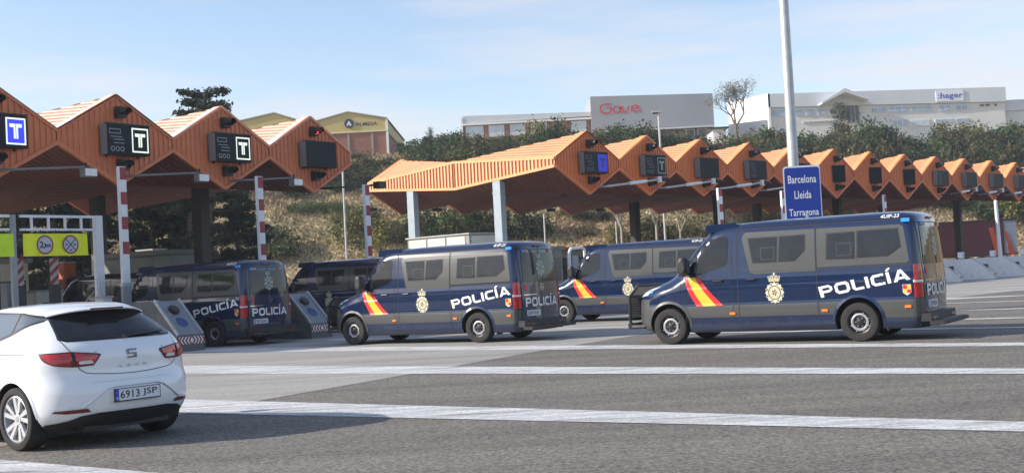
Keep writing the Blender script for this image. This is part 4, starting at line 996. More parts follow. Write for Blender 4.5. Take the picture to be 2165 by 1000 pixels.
def local_pt(cfg, x, y, z): o, a = cfg; return Vector((o.x + x * math.cos(a) - y * math.sin(a), o.y + x * math.sin(a) + y * math.cos(a), z))
def hang(name, label, cat, cfg, x, group, y=0, z=0): return thing(name, label, cat, local_pt(cfg, x, y, z), cfg[1], group)
def T_polys(cx, cz, w, h):
    u, v = w / 2, h / 2; g = .055 * w
    return [[(cx - u, cz + v), (cx - g / 2, cz + v), (cx - g / 2, cz + v * .52), (cx - u * .93, cz + v * .52), (cx - u, cz + v * .62)], [(cx + u, cz + v), (cx + u, cz + v * .62), (cx + u * .93, cz + v * .52), (cx + g / 2, cz + v * .52), (cx + g / 2, cz + v)],
            rect(cx - u * .36, cx - g / 2, cz - v, cz + v * .52), rect(cx + g / 2, cx + u * .36, cz - v, cz + v * .52)]
def board(cfg, i, mode, label, rot=0, wide=True):
    t = hang('lane_sign', label, 'lane sign', cfg, i * PT + .13, 'lane signs on the canopy gables', -.03)
    t.rotation_euler.z += rot
    x0, x1 = (-.78, .75) if wide else (-.36, .36); z0, z1 = 5.58, 6.46; yf = -.36
    mb = MB(); mb.box(x0, x1, yf, -.04, z0, z1, DISP); mb.box(x0 - .004, x0, yf + .01, -.05, z0, z1, DISPS); mb.obj('housing', t)
    mb = MB()
    for xx in (x0 + .2, x1 - .2): mb.box(xx - .03, xx + .03, -.05, .0, z0 - .06, z1 + .06, BLACKM)
    mb.box(x0 - .01, x1 + .01, yf - .03, yf + .1, z1, z1 + .03, BLACKM); mb.obj('bracket', t)
    Y = yf - .004
    def F(mb, poly, m, o=0): mb.face([(p[0], Y - o, p[1]) for p in (poly if len(poly) < 5 else poly)], m)
    mb = MB(); F(mb, rect(x0 + .04, -.02 if wide else x1 - .04, z0 + .04, z1 - .04), mat('screen_panel', (.010, .013, .022), .5, spec=.15)); mb.obj('screen', t)
    if wide: mb = MB(); F(mb, rect(.02, x1 - .04, z0 + .04, z1 - .04), mat('screen_panel', (.010, .013, .022), .5, spec=.15)); mb.obj('screen', t)
    if mode in ('blank',): return t
    mb = MB()
    if mode in ('blue', 'blue_dim', 'T', 'T_dim'):
        cx, cz, w, h = .39, 6.02, .60, .72
        frame = {'blue': LEDW, 'T': LEDW, 'T_dim': LEDM, 'blue_dim': LEDBD}[mode]; bgm = {'blue': LEDB, 'T': DISP, 'T_dim': DISP, 'blue_dim': LEDBD}[mode]; tm = {'blue': LEDW, 'T': LEDW, 'T_dim': LEDM, 'blue_dim': mat('led_navy', (.02, .02, .12), .5)}[mode]
        b = .045
        F(mb, rect(cx - w / 2, cx + w / 2, cz - h / 2, cz + h / 2), bgm, .002)
        for q in (rect(cx - w / 2, cx + w / 2, cz + h / 2 - b, cz + h / 2), rect(cx - w / 2, cx + w / 2, cz - h / 2, cz - h / 2 + b), rect(cx - w / 2, cx - w / 2 + b, cz - h / 2 + b, cz + h / 2 - b), rect(cx + w / 2 - b, cx + w / 2, cz - h / 2 + b, cz + h / 2 - b)): F(mb, q, frame, .004)
        for q in T_polys(cx, cz, .37, .40): F(mb, q, tm, .005)
        mb.obj('toll_symbol', t); mb = MB()
    g = LEDG if mode != 'T' else LEDM
    for k, (xa, xb, z) in enumerate(((-.70, -.30, 6.30), (-.70, -.30, 6.18), (-.66, -.26, 6.08), (-.56, -.18, 6.00), (-.56, -.18, 5.90))): F(mb, rect(xa, xb, z, z + .022), g, .003)
    for xa in (-.70, -.32): F(mb, rect(xa, xa + .02, 6.20, 6.30), g, .003)
    for k in range(3):
        for q in ring_polys(-.60 + .17 * k, 5.74, .075, .075, .025, 10): F(mb, q, g, .003)
    mb.obj('payment_symbol', t)
    return t
def signal(cfg, i, top, label, lit=False):
    z = 0.0
    t = hang('lane_signal', label, 'traffic light', cfg, i * PT + .05, 'black signals above and below the lane signs', -.03, 6.85 if top else 5.30)
    t.scale = (.86, .86, .86)
    mb = MB(); mb.box(-.17, .17, -.24, -.03, z - .19, z + .19, BLACKP); mb.obj('housing', t)
    mb = MB(); mb.cyl((.02, -.24, z), (.02, -.255, z), .12, .12, LEDR if lit else mat('dead_lens', (.03, .04, .04), .5, spec=.2), 16); mb.obj('lens', t)
    mb = MB(); n = 12
    o = [[(.02 + .145 * math.cos(a), y, z + .145 * math.sin(a)) for a in [math.pi * (-.25 + 1.5 * k / n) for k in range(n + 1)]] for y in (-.24, -.52)]
    o[1] = [(p[0] + .03, p[1] + (.16 if p[2] < z else 0), p[2]) for p in o[1]]
    mb.grid(o, BLACKP); mb.grid([[(p[0] * .97, p[1], p[2] * .9995 - .004) for p in r] for r in o], BLACKM); mb.obj('visor', t)
    return t
sfx1 = ['second from the post gap', 'third', 'fourth']
board(C1, -3, 'blue', 'bright blue toll symbol sign at the left edge of the photo')
board(C1, -2, 'T', 'black lane sign with the largest white framed T, left canopy')
board(C1, -1, 'T', 'black lane sign with white framed T on the gable in front of the conifer')
board(C1, 0, 'blank', 'blank black lane sign on the last gable of the left canopy, under the red light')
board(C1, -4, 'T', 'black lane sign just beyond the left edge of the photo')
nth = ['first', 'second', 'third', 'fourth', 'fifth', 'sixth', 'seventh', 'eighth', 'ninth', 'tenth', 'eleventh', 'twelfth', 'last']
modes = ['blue_dim', 'T_dim', 'blank', 'sym', 'sym', 'blank', 'blank', 'blank', 'sym', 'blank', 'blank', 'blank', 'blank']
words = {'blue_dim': 'black lane sign with dim blue toll symbol', 'T_dim': 'black lane sign with dim grey framed T', 'blank': 'blank black lane sign', 'sym': 'black lane sign with faint payment symbols'}
for i in range(13):
    board(C2, i, modes[i], '%s on the %s gable of the right canopy' % (words[modes[i]], nth[i]), rot=R(-38) if i in (5, 6, 7) else 0, wide=i not in (5, 6, 7))
for i in range(-4, 1):
    nm = {-4: 'out of frame gable of the left canopy', -3: 'gable with the blue symbol', -2: 'widest left gable with the white T', -1: 'left gable in front of the conifer', 0: 'last gable of the left canopy'}[i]
    signal(C1, i, True, ('lit red' if i == 0 else 'dark') + ' signal above the sign on the ' + nm, lit=i == 0)
    signal(C1, i, False, 'dark signal below the sign on the ' + nm)
for i in range(13):
    signal(C2, i, True, 'dark signal above the sign on the %s gable of the right canopy' % nth[i]); signal(C2, i, False, 'dark signal below the sign on the %s gable of the right canopy' % nth[i])
# slim arms with a camera or lamp in front of the gables
def arm(cfg, x0, x1, z0, z1, kind, label, m):
    t = hang('camera_arm', label, 'camera arm', cfg, x0, 'horizontal arms in front of the gables', -.5)
    mb = MB(); L = x1 - x0; mb.tube([(0, 0, z0), (L, -.2, z1)], .05 if kind == 'tube' else .034, m, 8); mb.tube([(0, 0, z0), (-.1, .5, z0 + .02)], .04, m, 8)
    if kind == 'tube': mb.cyl((L * .42, -.084, z0 + (z1 - z0) * .42 + .005), (L * .74, -.148, z0 + (z1 - z0) * .74 + .005), .075, .075, POSTW, 10)
    mb.obj('arm', t); mb = MB()
    if kind == 'tube':
        mb.cyl((L, -.2, z1 - .13), (L, -.2, z1 + .13), .11, .11, POSTW, 12); mb.cyl((L + .02, -.2, z1 + .05), (L + .55, -.3, z1 - .02), .09, .10, BLACKP, 10)
    elif kind == 'dark': mb.box(L - .15, L + .25, -.35, -.05, z1 - .12, z1 + .12, BLACKP)
    else:
        mb.box(L - .12, L + .22, -.36, -.10, z1 - .28, z1 - .04, ARMG); mb.box(L - .02, L + .02, -.25, -.2, z1 - .1, z1 + .12, BLACKM); mb.box(L - .14, L + .24, -.38, -.36, z1 - .26, z1 - .06, CLEARL)
    mb.obj('camera', t); return t
ARMG = mat('arm_grey', (.20, .20, .20), .6)
for i in (-4, -3, -2, -1): arm(C1, i * PT + .35, i * PT + 2.45, 4.98, 5.12, 'box', 'grey arm with a box lamp at the %s' % {-4: 'out of frame left gable', -3: 'gable with the blue symbol', -2: 'widest left gable', -1: 'gable in front of the conifer'}[i], ARMG)
arm(C1, .45, 2.75, 4.86, 5.02, 'dark', 'dark arm reaching from the last left gable to the third striped post', BLACKM)
for i in (0, 1, 2, 3, 8, 9, 10, 11): arm(C2, i * PT + .55, i * PT + 4.0, 5.02, 5.36, 'tube', 'white tipped arm reaching right from the %s gable of the right canopy' % nth[i], GALV if i < 8 else BLACKM)
# flood lamps under the right canopy
for k, (i, s_) in enumerate(((-.3, 4.2), (.25, 10.6), (1.25, 10.6), (2.25, 10.6), (3.25, 10.6), (-.75, 10.6))):
    t = hang('flood_lamp', ('pale flood lamp under the front left corner of the right canopy' if k == 0 else 'black flood lamp under the rear edge of the right canopy'), 'lamp', C2, i * PT, 'lamps under the right canopy' if k else 'lamps', s_)
    zz = 5.40 if k == 0 else 5.15
    mb = MB(); mb.box(-.22, .22, -.12, .12, zz - .36, zz - .22, GALV if k == 0 else BLACKP); mb.obj('housing', t); mb = MB(); mb.box(-.02, .02, -.02, .02, zz - .22, zz + .02, BLACKM); mb.obj('bracket', t)

# islands, noses, booths, posts
def nose(x, y, ang, m, mface, label, group, sc=1.0, sign=True):
    t = thing('island_nose', label, 'concrete nose', (x, y, 0), ang, group)
    w = .40; H = 1.30 * sc; q = [(0, 0), (0, .17), (.04, .40 * sc), (.98, H), (4.6, H), (4.6, 0)]
    mb = MB(); mb.prism([(-w, p[0], p[1]) for p in q], (2 * w, 0, 0), m, m); mb.obj('block', t)
    mb = MB(); k = lambda f, e=.012: (.04 + .94 * f - e * .7, .40 * sc + (H - .40 * sc) * f + e)
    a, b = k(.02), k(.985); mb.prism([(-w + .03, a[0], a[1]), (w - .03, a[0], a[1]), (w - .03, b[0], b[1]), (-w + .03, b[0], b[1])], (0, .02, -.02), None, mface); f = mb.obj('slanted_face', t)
    mb = MB()
    for sx in (-w, w - .05): a, b = k(0, .05), k(1, .05); mb.prism([(sx, a[0], a[1]), (sx + .05, a[0], a[1]), (sx + .05, b[0], b[1]), (sx, b[0], b[1])], (0, .05, -.05), None, GALV)
    mb.obj('edge_rail', t)
    def disc(f, r, m_, nm, e, n=20):
        c = k(f, e); d = Vector((0, .94, H - .4 * sc)).normalized(); mb = MB()
        mb.face([Vector((0, c[0], c[1])) + Vector((1, 0, 0)) * r * math.cos(2 * math.pi * j / n) + d * r * 1.05 * math.sin(2 * math.pi * j / n) for j in range(n)], m_); mb.obj(nm, t)
    if not sign:
        mb = MB(); c = k(.45, .0); mb.box(.05, .25, c[0] - .12, c[0] + .1, c[1] - .3, c[1] + .12, BLACKP); mb.obj('signal_box', t)
    if sign:
        mb = MB(); c = k(.70, .02); mb.cyl((0, c[0] + .05, c[1] - .05), (0, c[0] - .03, c[1] + .03), .15, .15, BLACKP, 20); mb.obj('signal_lamp', t)
        disc(.70, .11, mat('lamp_lens_dark', (.05, .035, .03), .3), 'lens', .075)
        disc(.36, .16, mat('worn_blue', (.03, .07, .28), .7, noise=(6, .4), col2=(.10, .12, .17), thresh=(.45, .65, 9)), 'blue_disc', .022)
    mb = MB(); z0, z1 = .19 * sc, .38 * sc
    mb.box(-w + .02, w - .02, -.02, .0, z0, z1, WHITE)
    for d in range(4):
        for sg in (1, -1):
            x0 = sg * (.06 + d * .10); zc = (z0 + z1) / 2; ww = .055
            mb.face([(x0, -.0215, zc), (x0 + sg * ww, -.0215, zc), (x0 + sg * (ww - .07), -.0215, z1), (x0 - sg * .07, -.0215, z1)], POSTR); mb.face([(x0, -.0215, zc), (x0 + sg * ww, -.0215, zc), (x0 + sg * (ww - .07), -.0215, z0), (x0 - sg * .07, -.0215, z0)], POSTR)
    mb.obj('chevron_plate', t); return t
ISL1 = R(142) - math.pi / 2
lab = {-1: 'concrete nose hidden behind the roof of the white hatchback', 0: 'dark concrete nose with blue disc directly right of the white hatchback', 1: 'dark concrete nose with blue disc between the two middle vans', 2: 'dark concrete nose hidden behind the middle van'}
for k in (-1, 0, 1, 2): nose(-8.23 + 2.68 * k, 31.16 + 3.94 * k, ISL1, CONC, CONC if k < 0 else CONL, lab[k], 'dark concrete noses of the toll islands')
ord_ = ['first white concrete nose, behind the nearest van', 'second white concrete nose, behind the nearest van', 'third white concrete nose, cut by the back of the nearest van', 'white concrete nose left of the truck stripes', 'white concrete nose right of the white mast', 'white concrete nose beyond the right edge of the photo']
for k in range(6):
    x, y = 16.8 + 2.86 * k, 55.6 + 2.96 * k
    nose(x - .3, y - .2, R(150) - math.pi / 2, CONW, CONW, ord_[k], 'white concrete noses of the far toll islands', .82, sign=False)
    t = thing('beacon_box', 'white twin box beacon on the %s' % ord_[k].split(',')[0], 'beacon', (x - 1.5, y + 1.2, 0), R(60), 'white beacons on the far noses')
    for dx in (-.32, .12): mb = MB(); mb.box(dx, dx + .24, -.12, .12, 1.16, 1.46, CONW); mb.box(dx + .05, dx + .19, -.125, -.12, 1.2, 1.4, POSTG); mb.obj('box', t)
    mb = MB(); mb.box(-.05, .05, -.05, .05, 1.05, 1.2, GALV); mb.box(-.34, .38, -.06, .06, 1.10, 1.16, GALV); mb.obj('mount', t)
def island(cfg, i):
    p = local_pt(cfg, (i + .5) * PT, 4.5, 0); mb = MB(); mb.box(-.75, .75, -6.2, 8.5, 0, .16, KERB); o = mb.obj('traffic_island', None, loc=p, rotz=cfg[1]); tag(o, kind='structure')
for i in (-4, -3, -2, -1): island(C1, i)
for i in range(-1, 12): island(C2, i)
def booth(cfg, i, s_, h, m, trim, label, w=.72, L=2.0, panels=True, group='toll booths under the canopies'):
    t = hang('toll_booth', label, 'toll booth', cfg, (i + .5) * PT, group, s_)
    z0 = .16
    mb = MB(); mb.box(-w, w, -L, L, z0, h, m); mb.obj('wall', t)
    mb = MB(); mb.box(-w - .12, w + .12, -L - .12, L + .12, h, h + .16, trim); mb.obj('roof', t)
    for sg in (-1, 1):
        for k in range(3):
            y0 = -L + .15 + k * (2 * L - .3) / 3; y1 = y0 + (2 * L - .3) / 3 - .12
            mb = MB(); x = sg * (w + .012); mb.box(min(x, x - sg * .02), max(x, x - sg * .02), y0, y1, 1.15, min(2.25, h - .35), WIND if h > 2.9 else WIND); mb.obj('window', t)
    mb = MB(); mb.box(-w + .12, w - .12, -L - .014, -L + .01, 1.15, min(2.2, h - .35), WIND); mb.obj('window', t)
    return t
booth(C1, -1, 6.2, 2.85, BOOTHG, mat('grey_green_trim', (.20, .22, .20), .6), 'grey toll booth behind the first striped post')
booth(C1, -2, 10.0, 2.8, BOOTHW, BOOTHG, 'cream toll booth behind the yellow banner', L=1.5)
booth(C1, -3, 9.0, 2.8, BOOTHW, BOOTHG, 'cream toll booth at the left edge of the photo')
t = hang('toll_cabin', 'pale panelled cabin between the two grey columns of the right canopy', 'cabin', C2, -.5 * PT, None, 6.3)
mb = MB(); mb.box(-.85, .85, -1.9, 2.1, .16, 3.34, mat('cabin_frame', (.30, .30, .27), .6)); mb.obj('wall', t); mb = MB(); mb.box(-.92, .92, -1.97, 2.17, 3.34, 3.40, mat('cabin_roof', (.42, .43, .40), .6, noise=(2, .1))); mb.obj('roof', t)
for k in range(3): mb = MB(); y0 = -1.65 + k * 1.25; mb.box(-.875, -.85, y0, y0 + 1.12, 1.9, 3.27, mat('cabin_panel', (.66, .64, .56), .5, noise=(2, .08))); mb.obj('panel', t)
mb = MB(); mb.box(-.75, .75, -1.925, -1.9, 1.6, 3.27, mat('cabin_panel', (.66, .64, .56), .5, noise=(2, .08))); mb.obj('panel', t)
for i in range(0, 9): booth(C2, i, 6.2, 2.55 if i < 9 else 2.3, BOOTHG, ORB if i in (1, 4, 7) else BOOTHG, 'low grey toll booth under the %s valley of the right canopy' % nth[i])
def post(x, y, label, h=5.0, red=True, ang=ISL1, w=.24, d=.10, phase=0):
    t = thing('striped_post', label, 'post', (x, y, 0), ang, 'tall striped posts on the toll islands')
    mb = MB(); mb.box(-w / 2, w / 2, -d / 2, d / 2, 1.75, h, POSTW); mb.obj('shaft', t)
    mb = MB(); mb.box(-w / 2 - .01, w / 2 + .01, -d / 2 - .01, d / 2 + .01, 0, 1.74, POSTG); mb.box(-w / 2 - .03, w / 2 + .05, -d / 2 - .02, d / 2 + .02, 1.74, 1.84, GALV); mb.obj('base', t)
    if red:
        z = h - .02; k = 0
        while z > 2.4:
            mb = MB(); mb.box(-w / 2 + .03, w / 2 + .003, -d / 2 - .005, d / 2 + .005, z - .34, z, POSTR); mb.obj('red_band', t); z -= .68
    return t
P56 = R(56.27)
post(-10.6, 33.6, 'red and white post standing behind the roof of the white hatchback', 5.02, ang=P56)
post(-7.62, 37.4, 'red and white post rising behind the van that shows its back', 4.9, ang=P56)
post(-4.82, 41.2, 'red and white post at the left tip of the right canopy', 4.78, ang=P56)
post(9.1, 53.4, 'red and white post rising behind the front of the nearest van', 4.80, ang=C2[1], w=.30)
post(12.66, 57.1, 'red and white post beside the left edge of the blue direction sign', 4.74, ang=C2[1], w=.30)
post(19.55, 64.3, 'slim striped post rising behind the rear half of the nearest van', 4.66, ang=C2[1], w=.26)
t = thing('white_mast', 'slim white mast in front of the truck at the right edge', 'mast', (28.5, 72.0, 0)); mb = MB(); mb.cyl((0, 0, 0), (-.1, 0, 4.3), .13, .10, POSTW, 10); mb.obj('pole', t); mb = MB(); mb.cyl((-.1, 0, 4.3), (-.1, 0, 4.4), .12, .04, POSTW, 10); mb.obj('cap', t)

# height portals with the yellow banners
def portal(x, y, label, L, xl, xr_, signs, bm, post_h=3.76):
    PW = POSTW if signs else POSTG; pw = .12 if signs else .07
    t = thing('height_portal', label, 'portal', (x, y, 0), R(56.27), 'white height portals over the car lanes')
    mb = MB(); mb.box(-pw, pw - .02, -pw * .7, pw * .7, 0, post_h, PW); mb.box(-pw - .03, -pw, -.05, .05, .3, post_h - .4, PW); mb.obj('post', t)
    mb = MB(); mb.box(-L, -.12, -.04, .04, post_h - .07, post_h, POSTW); mb.box(-L, -.12, -.04, .04, post_h - .42, post_h - .36, POSTW); mb.obj('rail', t)
    k = -.55
    while k > -L: mb = MB(); mb.box(k - .025, k + .025, -.03, .03, post_h - .36, post_h - .07, POSTW); mb.obj('strut', t); k -= .52
    b = thing('banner', 'yellow banner hanging from the portal ' + ('with the 2,1m height sign' if signs else 'at the left edge of the photo'), 'banner', (x, y, 0), R(56.27))
    rows = []; zt, zb = post_h - .50, post_h - 1.10
    for j in range(5):
        z = zt + (zb - zt) * j / 4; rows.append([(xl + (xr_ - xl) * k / 24, -.07 + .012 * math.sin(k * .9 + j * .5), z) for k in range(25)])
    mb = MB(); mb.grid(rows, bm); mb.grid([[(p[0], p[1] + .012, p[2]) for p in r] for r in rows], bm); mb.obj('cloth', b)
    mb = MB()
    for k in range(5): xx = xl + .08 + (xr_ - xl - .16) * k / 4; mb.box(xx - .008, xx + .008, -.06, -.05, zt - .03, zt + .1, BLACKP)
    mb.obj('tie', b)
    if signs:
        zc = (zt + zb) / 2
        for cx, kind in ((-1.78, 'h'), (-.98, 'x')):
            mb = MB(); Y = -.088
            def F(q, m, o): mb.face([(p[0], Y - o, p[1]) for p in q], m)
            F(ngon(cx, zc, .262, .262, 28), GALV, 0); F(ngon(cx, zc, .25, .25, 28), mat('sign_face', (.50, .52, .60), .5), .002)
            for q in ring_polys(cx, zc, .255, .255, .042, 28): F(q, mat('sign_red', (.36, .04, .03), .5), .004)
            if kind == 'h':
                for s_, x0, w_, z0, h_ in (('2', cx - .17, .12, zc - .085, .17), (',', cx - .045, .022, zc - .115, .05), ('1', cx - .015, .04, zc - .07, .10), ('m', cx + .045, .12, zc - .07, .075)):
                    for q in text_tris(s_): [F([(x0 + p[0] * w_ + dx, z0 + p[1] * h_ + dz) for p in q], PLTXT, .006 + .0006 * kk) for kk, (dx, dz) in enumerate(((0, 0), (.008, 0), (0, .006), (.008, .006)))]
            else:
                for a, c in (((-.15, .15), (.15, -.15)), ((-.15, -.15), (.15, .15))): F(line_poly((cx + a[0], zc + a[1]), (cx + c[0], zc + c[1]), .028), PLTXT, .006)
                for dx, dz in ((-.13, 0), (.13, 0), (0, -.15)): F(rect(cx + dx - .04, cx + dx + .04, zc + dz - .018, zc + dz + .018), PLTXT, .007)
            mb.obj('height_sign' if kind == 'h' else 'crossed_sign', b)
    return t
portal(-11.57, 34.4, 'white ladder portal with the two round signs below it', 2.45, -2.42, -.42, True, BANY)
portal(-13.05, 32.2, 'white ladder portal cut by the left edge of the photo', 2.3, -2.2, -.05, False, BANY2)
def hazard(px, Y, z0, z1, label):
    p = at(px, 560, Y); t = thing('hazard_post', label, 'post', (p.x, Y, 0), P56, 'striped guard posts at the booths')
    mb = MB(); mb.box(-.09, .09, -.09, .09, 0, z1, mat('shaded_post_white', (.48, .47, .45), .7)); mb.obj('shaft', t)  # shaft white dimmed for the dark shade these posts stand in
    mb = MB(); z = z0
    while z < z1 - .1:
        mb.face([(-.09, -.093, z), (.09, -.093, z + .16), (.09, -.093, z + .30), (-.09, -.093, z + .14)], POSTR); mb.face([(-.093, -.09, z), (-.093, .09, z - .1), (-.093, .09, z + .04), (-.093, -.09, z + .14)], POSTR); z += .29
    mb.obj('red_stripe', t); mb = MB(); mb.box(-.13, .13, -.13, .13, 0, 1.95, mat('dark_wrap', (.07, .07, .07), .8)); mb.obj('wrap', t)
hazard(40, 37, 1.7, 2.75, 'red and white guard post left of the banner with round signs'); hazard(114, 38, 1.7, 2.75, 'red and white guard post below the banner with round signs')
def cabinet(px, Y, w, d, h, m, label, cat='cabinet', name='cabinet'):
    p = at(px, 600, Y); t = thing(name, label, cat, (p.x, Y, 0), P56); mb = MB(); mb.box(-w, w, -d, d, 0, h, m); mb.obj('case', t); mb = MB(); mb.box(-w - .03, w + .03, -d - .03, d + .03, h, h + .06, POSTG); mb.obj('lid', t)
    mb = MB(); mb.box(-w * .6, w * .6, -d - .012, -d, h * .35, h * .8, BLACKM); mb.obj('door_panel', t)
cabinet(138, 44, .24, .3, 2.75, ORB, 'tall orange cabinet behind the yellow banner'); cabinet(72, 40.5, .5, .8, 1.75, BOOTHW, 'cream cabinet under the banner with round signs'); cabinet(12, 38.5, .3, .5, 2.0, TRUCKG, 'blue-grey cabinet at the left edge under the banner')
cabinet(219, 32.4, .14, .14, 1.45, GALV, 'small grey ticket machine beside the white portal post', 'ticket machine', 'ticket_machine')
p = at(240, 628, 33.0); t = thing('orange_barrel', 'orange drum at the foot of the first striped post', 'drum', (p.x, p.y, 0)); mb = MB(); mb.lathe([(.001, 0), (.24, 0), (.27, .3), (.26, .35), (.27, .4), (.25, 1.02), (.22, 1.06), (.001, 1.06)], mat('drum_orange', (.75, .17, .04), .5), 20, axis='z'); mb.obj('drum', t, smooth=40); mb = MB(); mb.lathe([(.275, .55), (.272, .72)], WHITE, 20, axis='z'); mb.obj('band', t)
p = at(1215, 560, 46); t = thing('barrier_machine', 'white curved barrier frame between the middle van and the half hidden van', 'barrier', (p.x, 46, 0), C2[1])
mb = MB(); mb.tube([(-.28, 0, 0), (-.28, 0, 2.22), (-.18, 0, 2.36), (.45, 0, 2.40), (.60, 0, 2.30), (.60, 0, 2.0)], .055, POSTW, 10); mb.obj('frame', t, smooth=40); mb = MB(); mb.box(-.2, .1, -.1, .2, 1.0, 2.1, POSTG); mb.obj('case', t)

# big lamp column with direction sign
t = thing('lamp_column', 'tall grey lamp column behind the nearest van, running out of the top of the photo', 'lamp column', (7.24, 31.2, 0))
mb = MB(); mb.cyl((0, 0, 0), (0, 0, 12), .155, .095, GALV, 20); mb.obj('pole', t, smooth=40)
mb = MB(); mb.cyl((0, 0, 0), (0, 0, .9), .19, .19, GALV, 16); mb.box(-.25, .25, -.25, .25, 0, .04, GALV); mb.obj('base', t)
mb = MB(); mb.tube([(0, 0, 11.9), (.5, -.3, 12.3), (1.5, -.9, 12.4)], .045, GALV); mb.obj('arm', t); mb = MB(); mb.box(1.3, 2.0, -1.35, -.85, 12.33, 12.47, GALV); mb.obj('lamp_head', t)
t = thing('direction_sign', 'blue direction sign reading Barcelona Lleida Tarragona above the nearest van', 'road sign', (7.35, 30.85, 0), R(-3))
def rrect(x0, x1, z0, z1, r, n=6):
    o = []
    for cx, cz, a0 in ((x1 - r, z1 - r, 0), (x0 + r, z1 - r, 90), (x0 + r, z0 + r, 180), (x1 - r, z0 + r, 270)):
        for k in range(n + 1): a = R(a0 + 90 * k / n); o.append((cx + r * math.cos(a), cz + r * math.sin(a)))
    return o
mb = MB(); mb.prism([(x, 0, z) for x, z in rrect(-.46, .46, 1.95, 3.86, .09)], (0, .035, 0), POSTG, POSTG); bd = mb.obj('panel', t)
mb = MB(); mb.face([(x, -.003, z) for x, z in rrect(-.457, .457, 1.953, 3.857, .088)], SIGNW); mb.face([(x, -.006, z) for x, z in rrect(-.435, .435, 1.975, 3.815, .07)], SIGNB); mb.obj('face', t)
mb = MB()
for s_, w_, z0, h_ in (('Barcelona', .70, 3.42, .20), ('Lleida', .42, 3.03, .20), ('Tarragona', .74, 2.60, .20), ('A-2', .3, 2.2, .18)):
    if s_ == 'A-2': continue
    if s_ == 'Tarragona': h_, z0 = .235, 2.545
    for q in text_tris(s_): mb.face([(-w_ / 2 + p[0] * w_, -.010, z0 + p[1] * h_) for p in q], SIGNW)
mb.obj('lettering', t); 
for z in (2.2, 3.4): mb = MB(); mb.box(-.40, -.30, .035, .35, z, z + .06, GALV); mb.obj('clamp', t)

def street_lamp(px, ytop, Y, label, head=True, r=.09, zb=0):
    p = at(px, ytop, Y); z = p.z; t = thing('street_lamp' if head else 'thin_pole', label, 'street lamp' if head else 'pole', (p.x, Y, zb))
    mb = MB(); mb.cyl((0, 0, -.3), (0, 0, z - zb), r, r * .75, GALV, 10); mb.obj('pole', t)
    if head:
        mb = MB(); mb.box(-.42, .20, -.2, .2, z - zb - .02, z - zb + .10, GALV); mb.box(-.40, -.04, -.22, .22, z - zb - .07, z - zb - .02, BLACKP); mb.obj('lamp_head', t)
    else: mb = MB(); mb.cyl((0, 0, z - zb), (0, 0, z - zb + .08), r, .02, GALV, 8); mb.obj('cap', t)
street_lamp(1392, 238, 80, 'street lamp with flat head in front of the red lettered building')
street_lamp(724, 352, 78, 'thin pole in the gap between the two canopies', False, .08); street_lamp(1150, 455, 80, 'thin pale pole on the grass right of the second grey column', False, .07)
street_lamp(1302, 470, 80, 'thin pale pole left of the dark canopy column', False, .06)

cabinet(323, 50, .35, .5, 3.25, ORB, 'orange cabinet beside the grey booth, above the roof of a van')
# truck trailer
t = thing('truck_trailer', 'dark red curtain sided trailer with orange slashes at the right edge', 'truck trailer', (0, 102, 0))
p0, p1 = at(1965, 470, 102), at(2148, 466, 102); X0, X1, ZT = p0.x - 3, p1.x, at(2080, 468, 102).z
xe = at(2121, 470, 102).x
mb = MB(); mb.box(X0, xe, 0, 2.5, 1.15, ZT, TRUCKR); mb.obj('curtain', t); mb = MB(); mb.box(xe, X1, .02, 2.48, 1.0, ZT - .02, TRUCKG); mb.obj('end_panel', t)
mb = MB(); mb.box(X0, X1, -.03, 2.53, ZT, ZT + .10, BLACKP); mb.box(X0, X1, -.02, 2.5, 1.0, 1.16, BLACKP); mb.obj('rail', t)
for q in ([(2089, 482), (2100, 480), (2117, 541), (2107, 541)], [(2122, 489), (2127, 488), (2147, 537), (2139, 539)], [(2130, 520), (2134, 520), (2139, 540), (2135, 540)]):
    mb = MB(); pts = [at(a, b, 102) for a, b in q]; mb.face([(v.x, -.025 if v.x < xe + 3 else -.02, v.z) for v in pts], TRUCKO); mb.obj('stripe', t)
for x in (X1 - 1.6, X1 - 2.9, X1 - 4.2):
    mb = MB(); mb.cyl((x, 0, .5), (x, .35, .5), .5, .5, RUBBER, 20); mb.cyl((x, -.01, .5), (x, .1, .5), .25, .25, STEEL, 14); mb.obj('wheel', t)

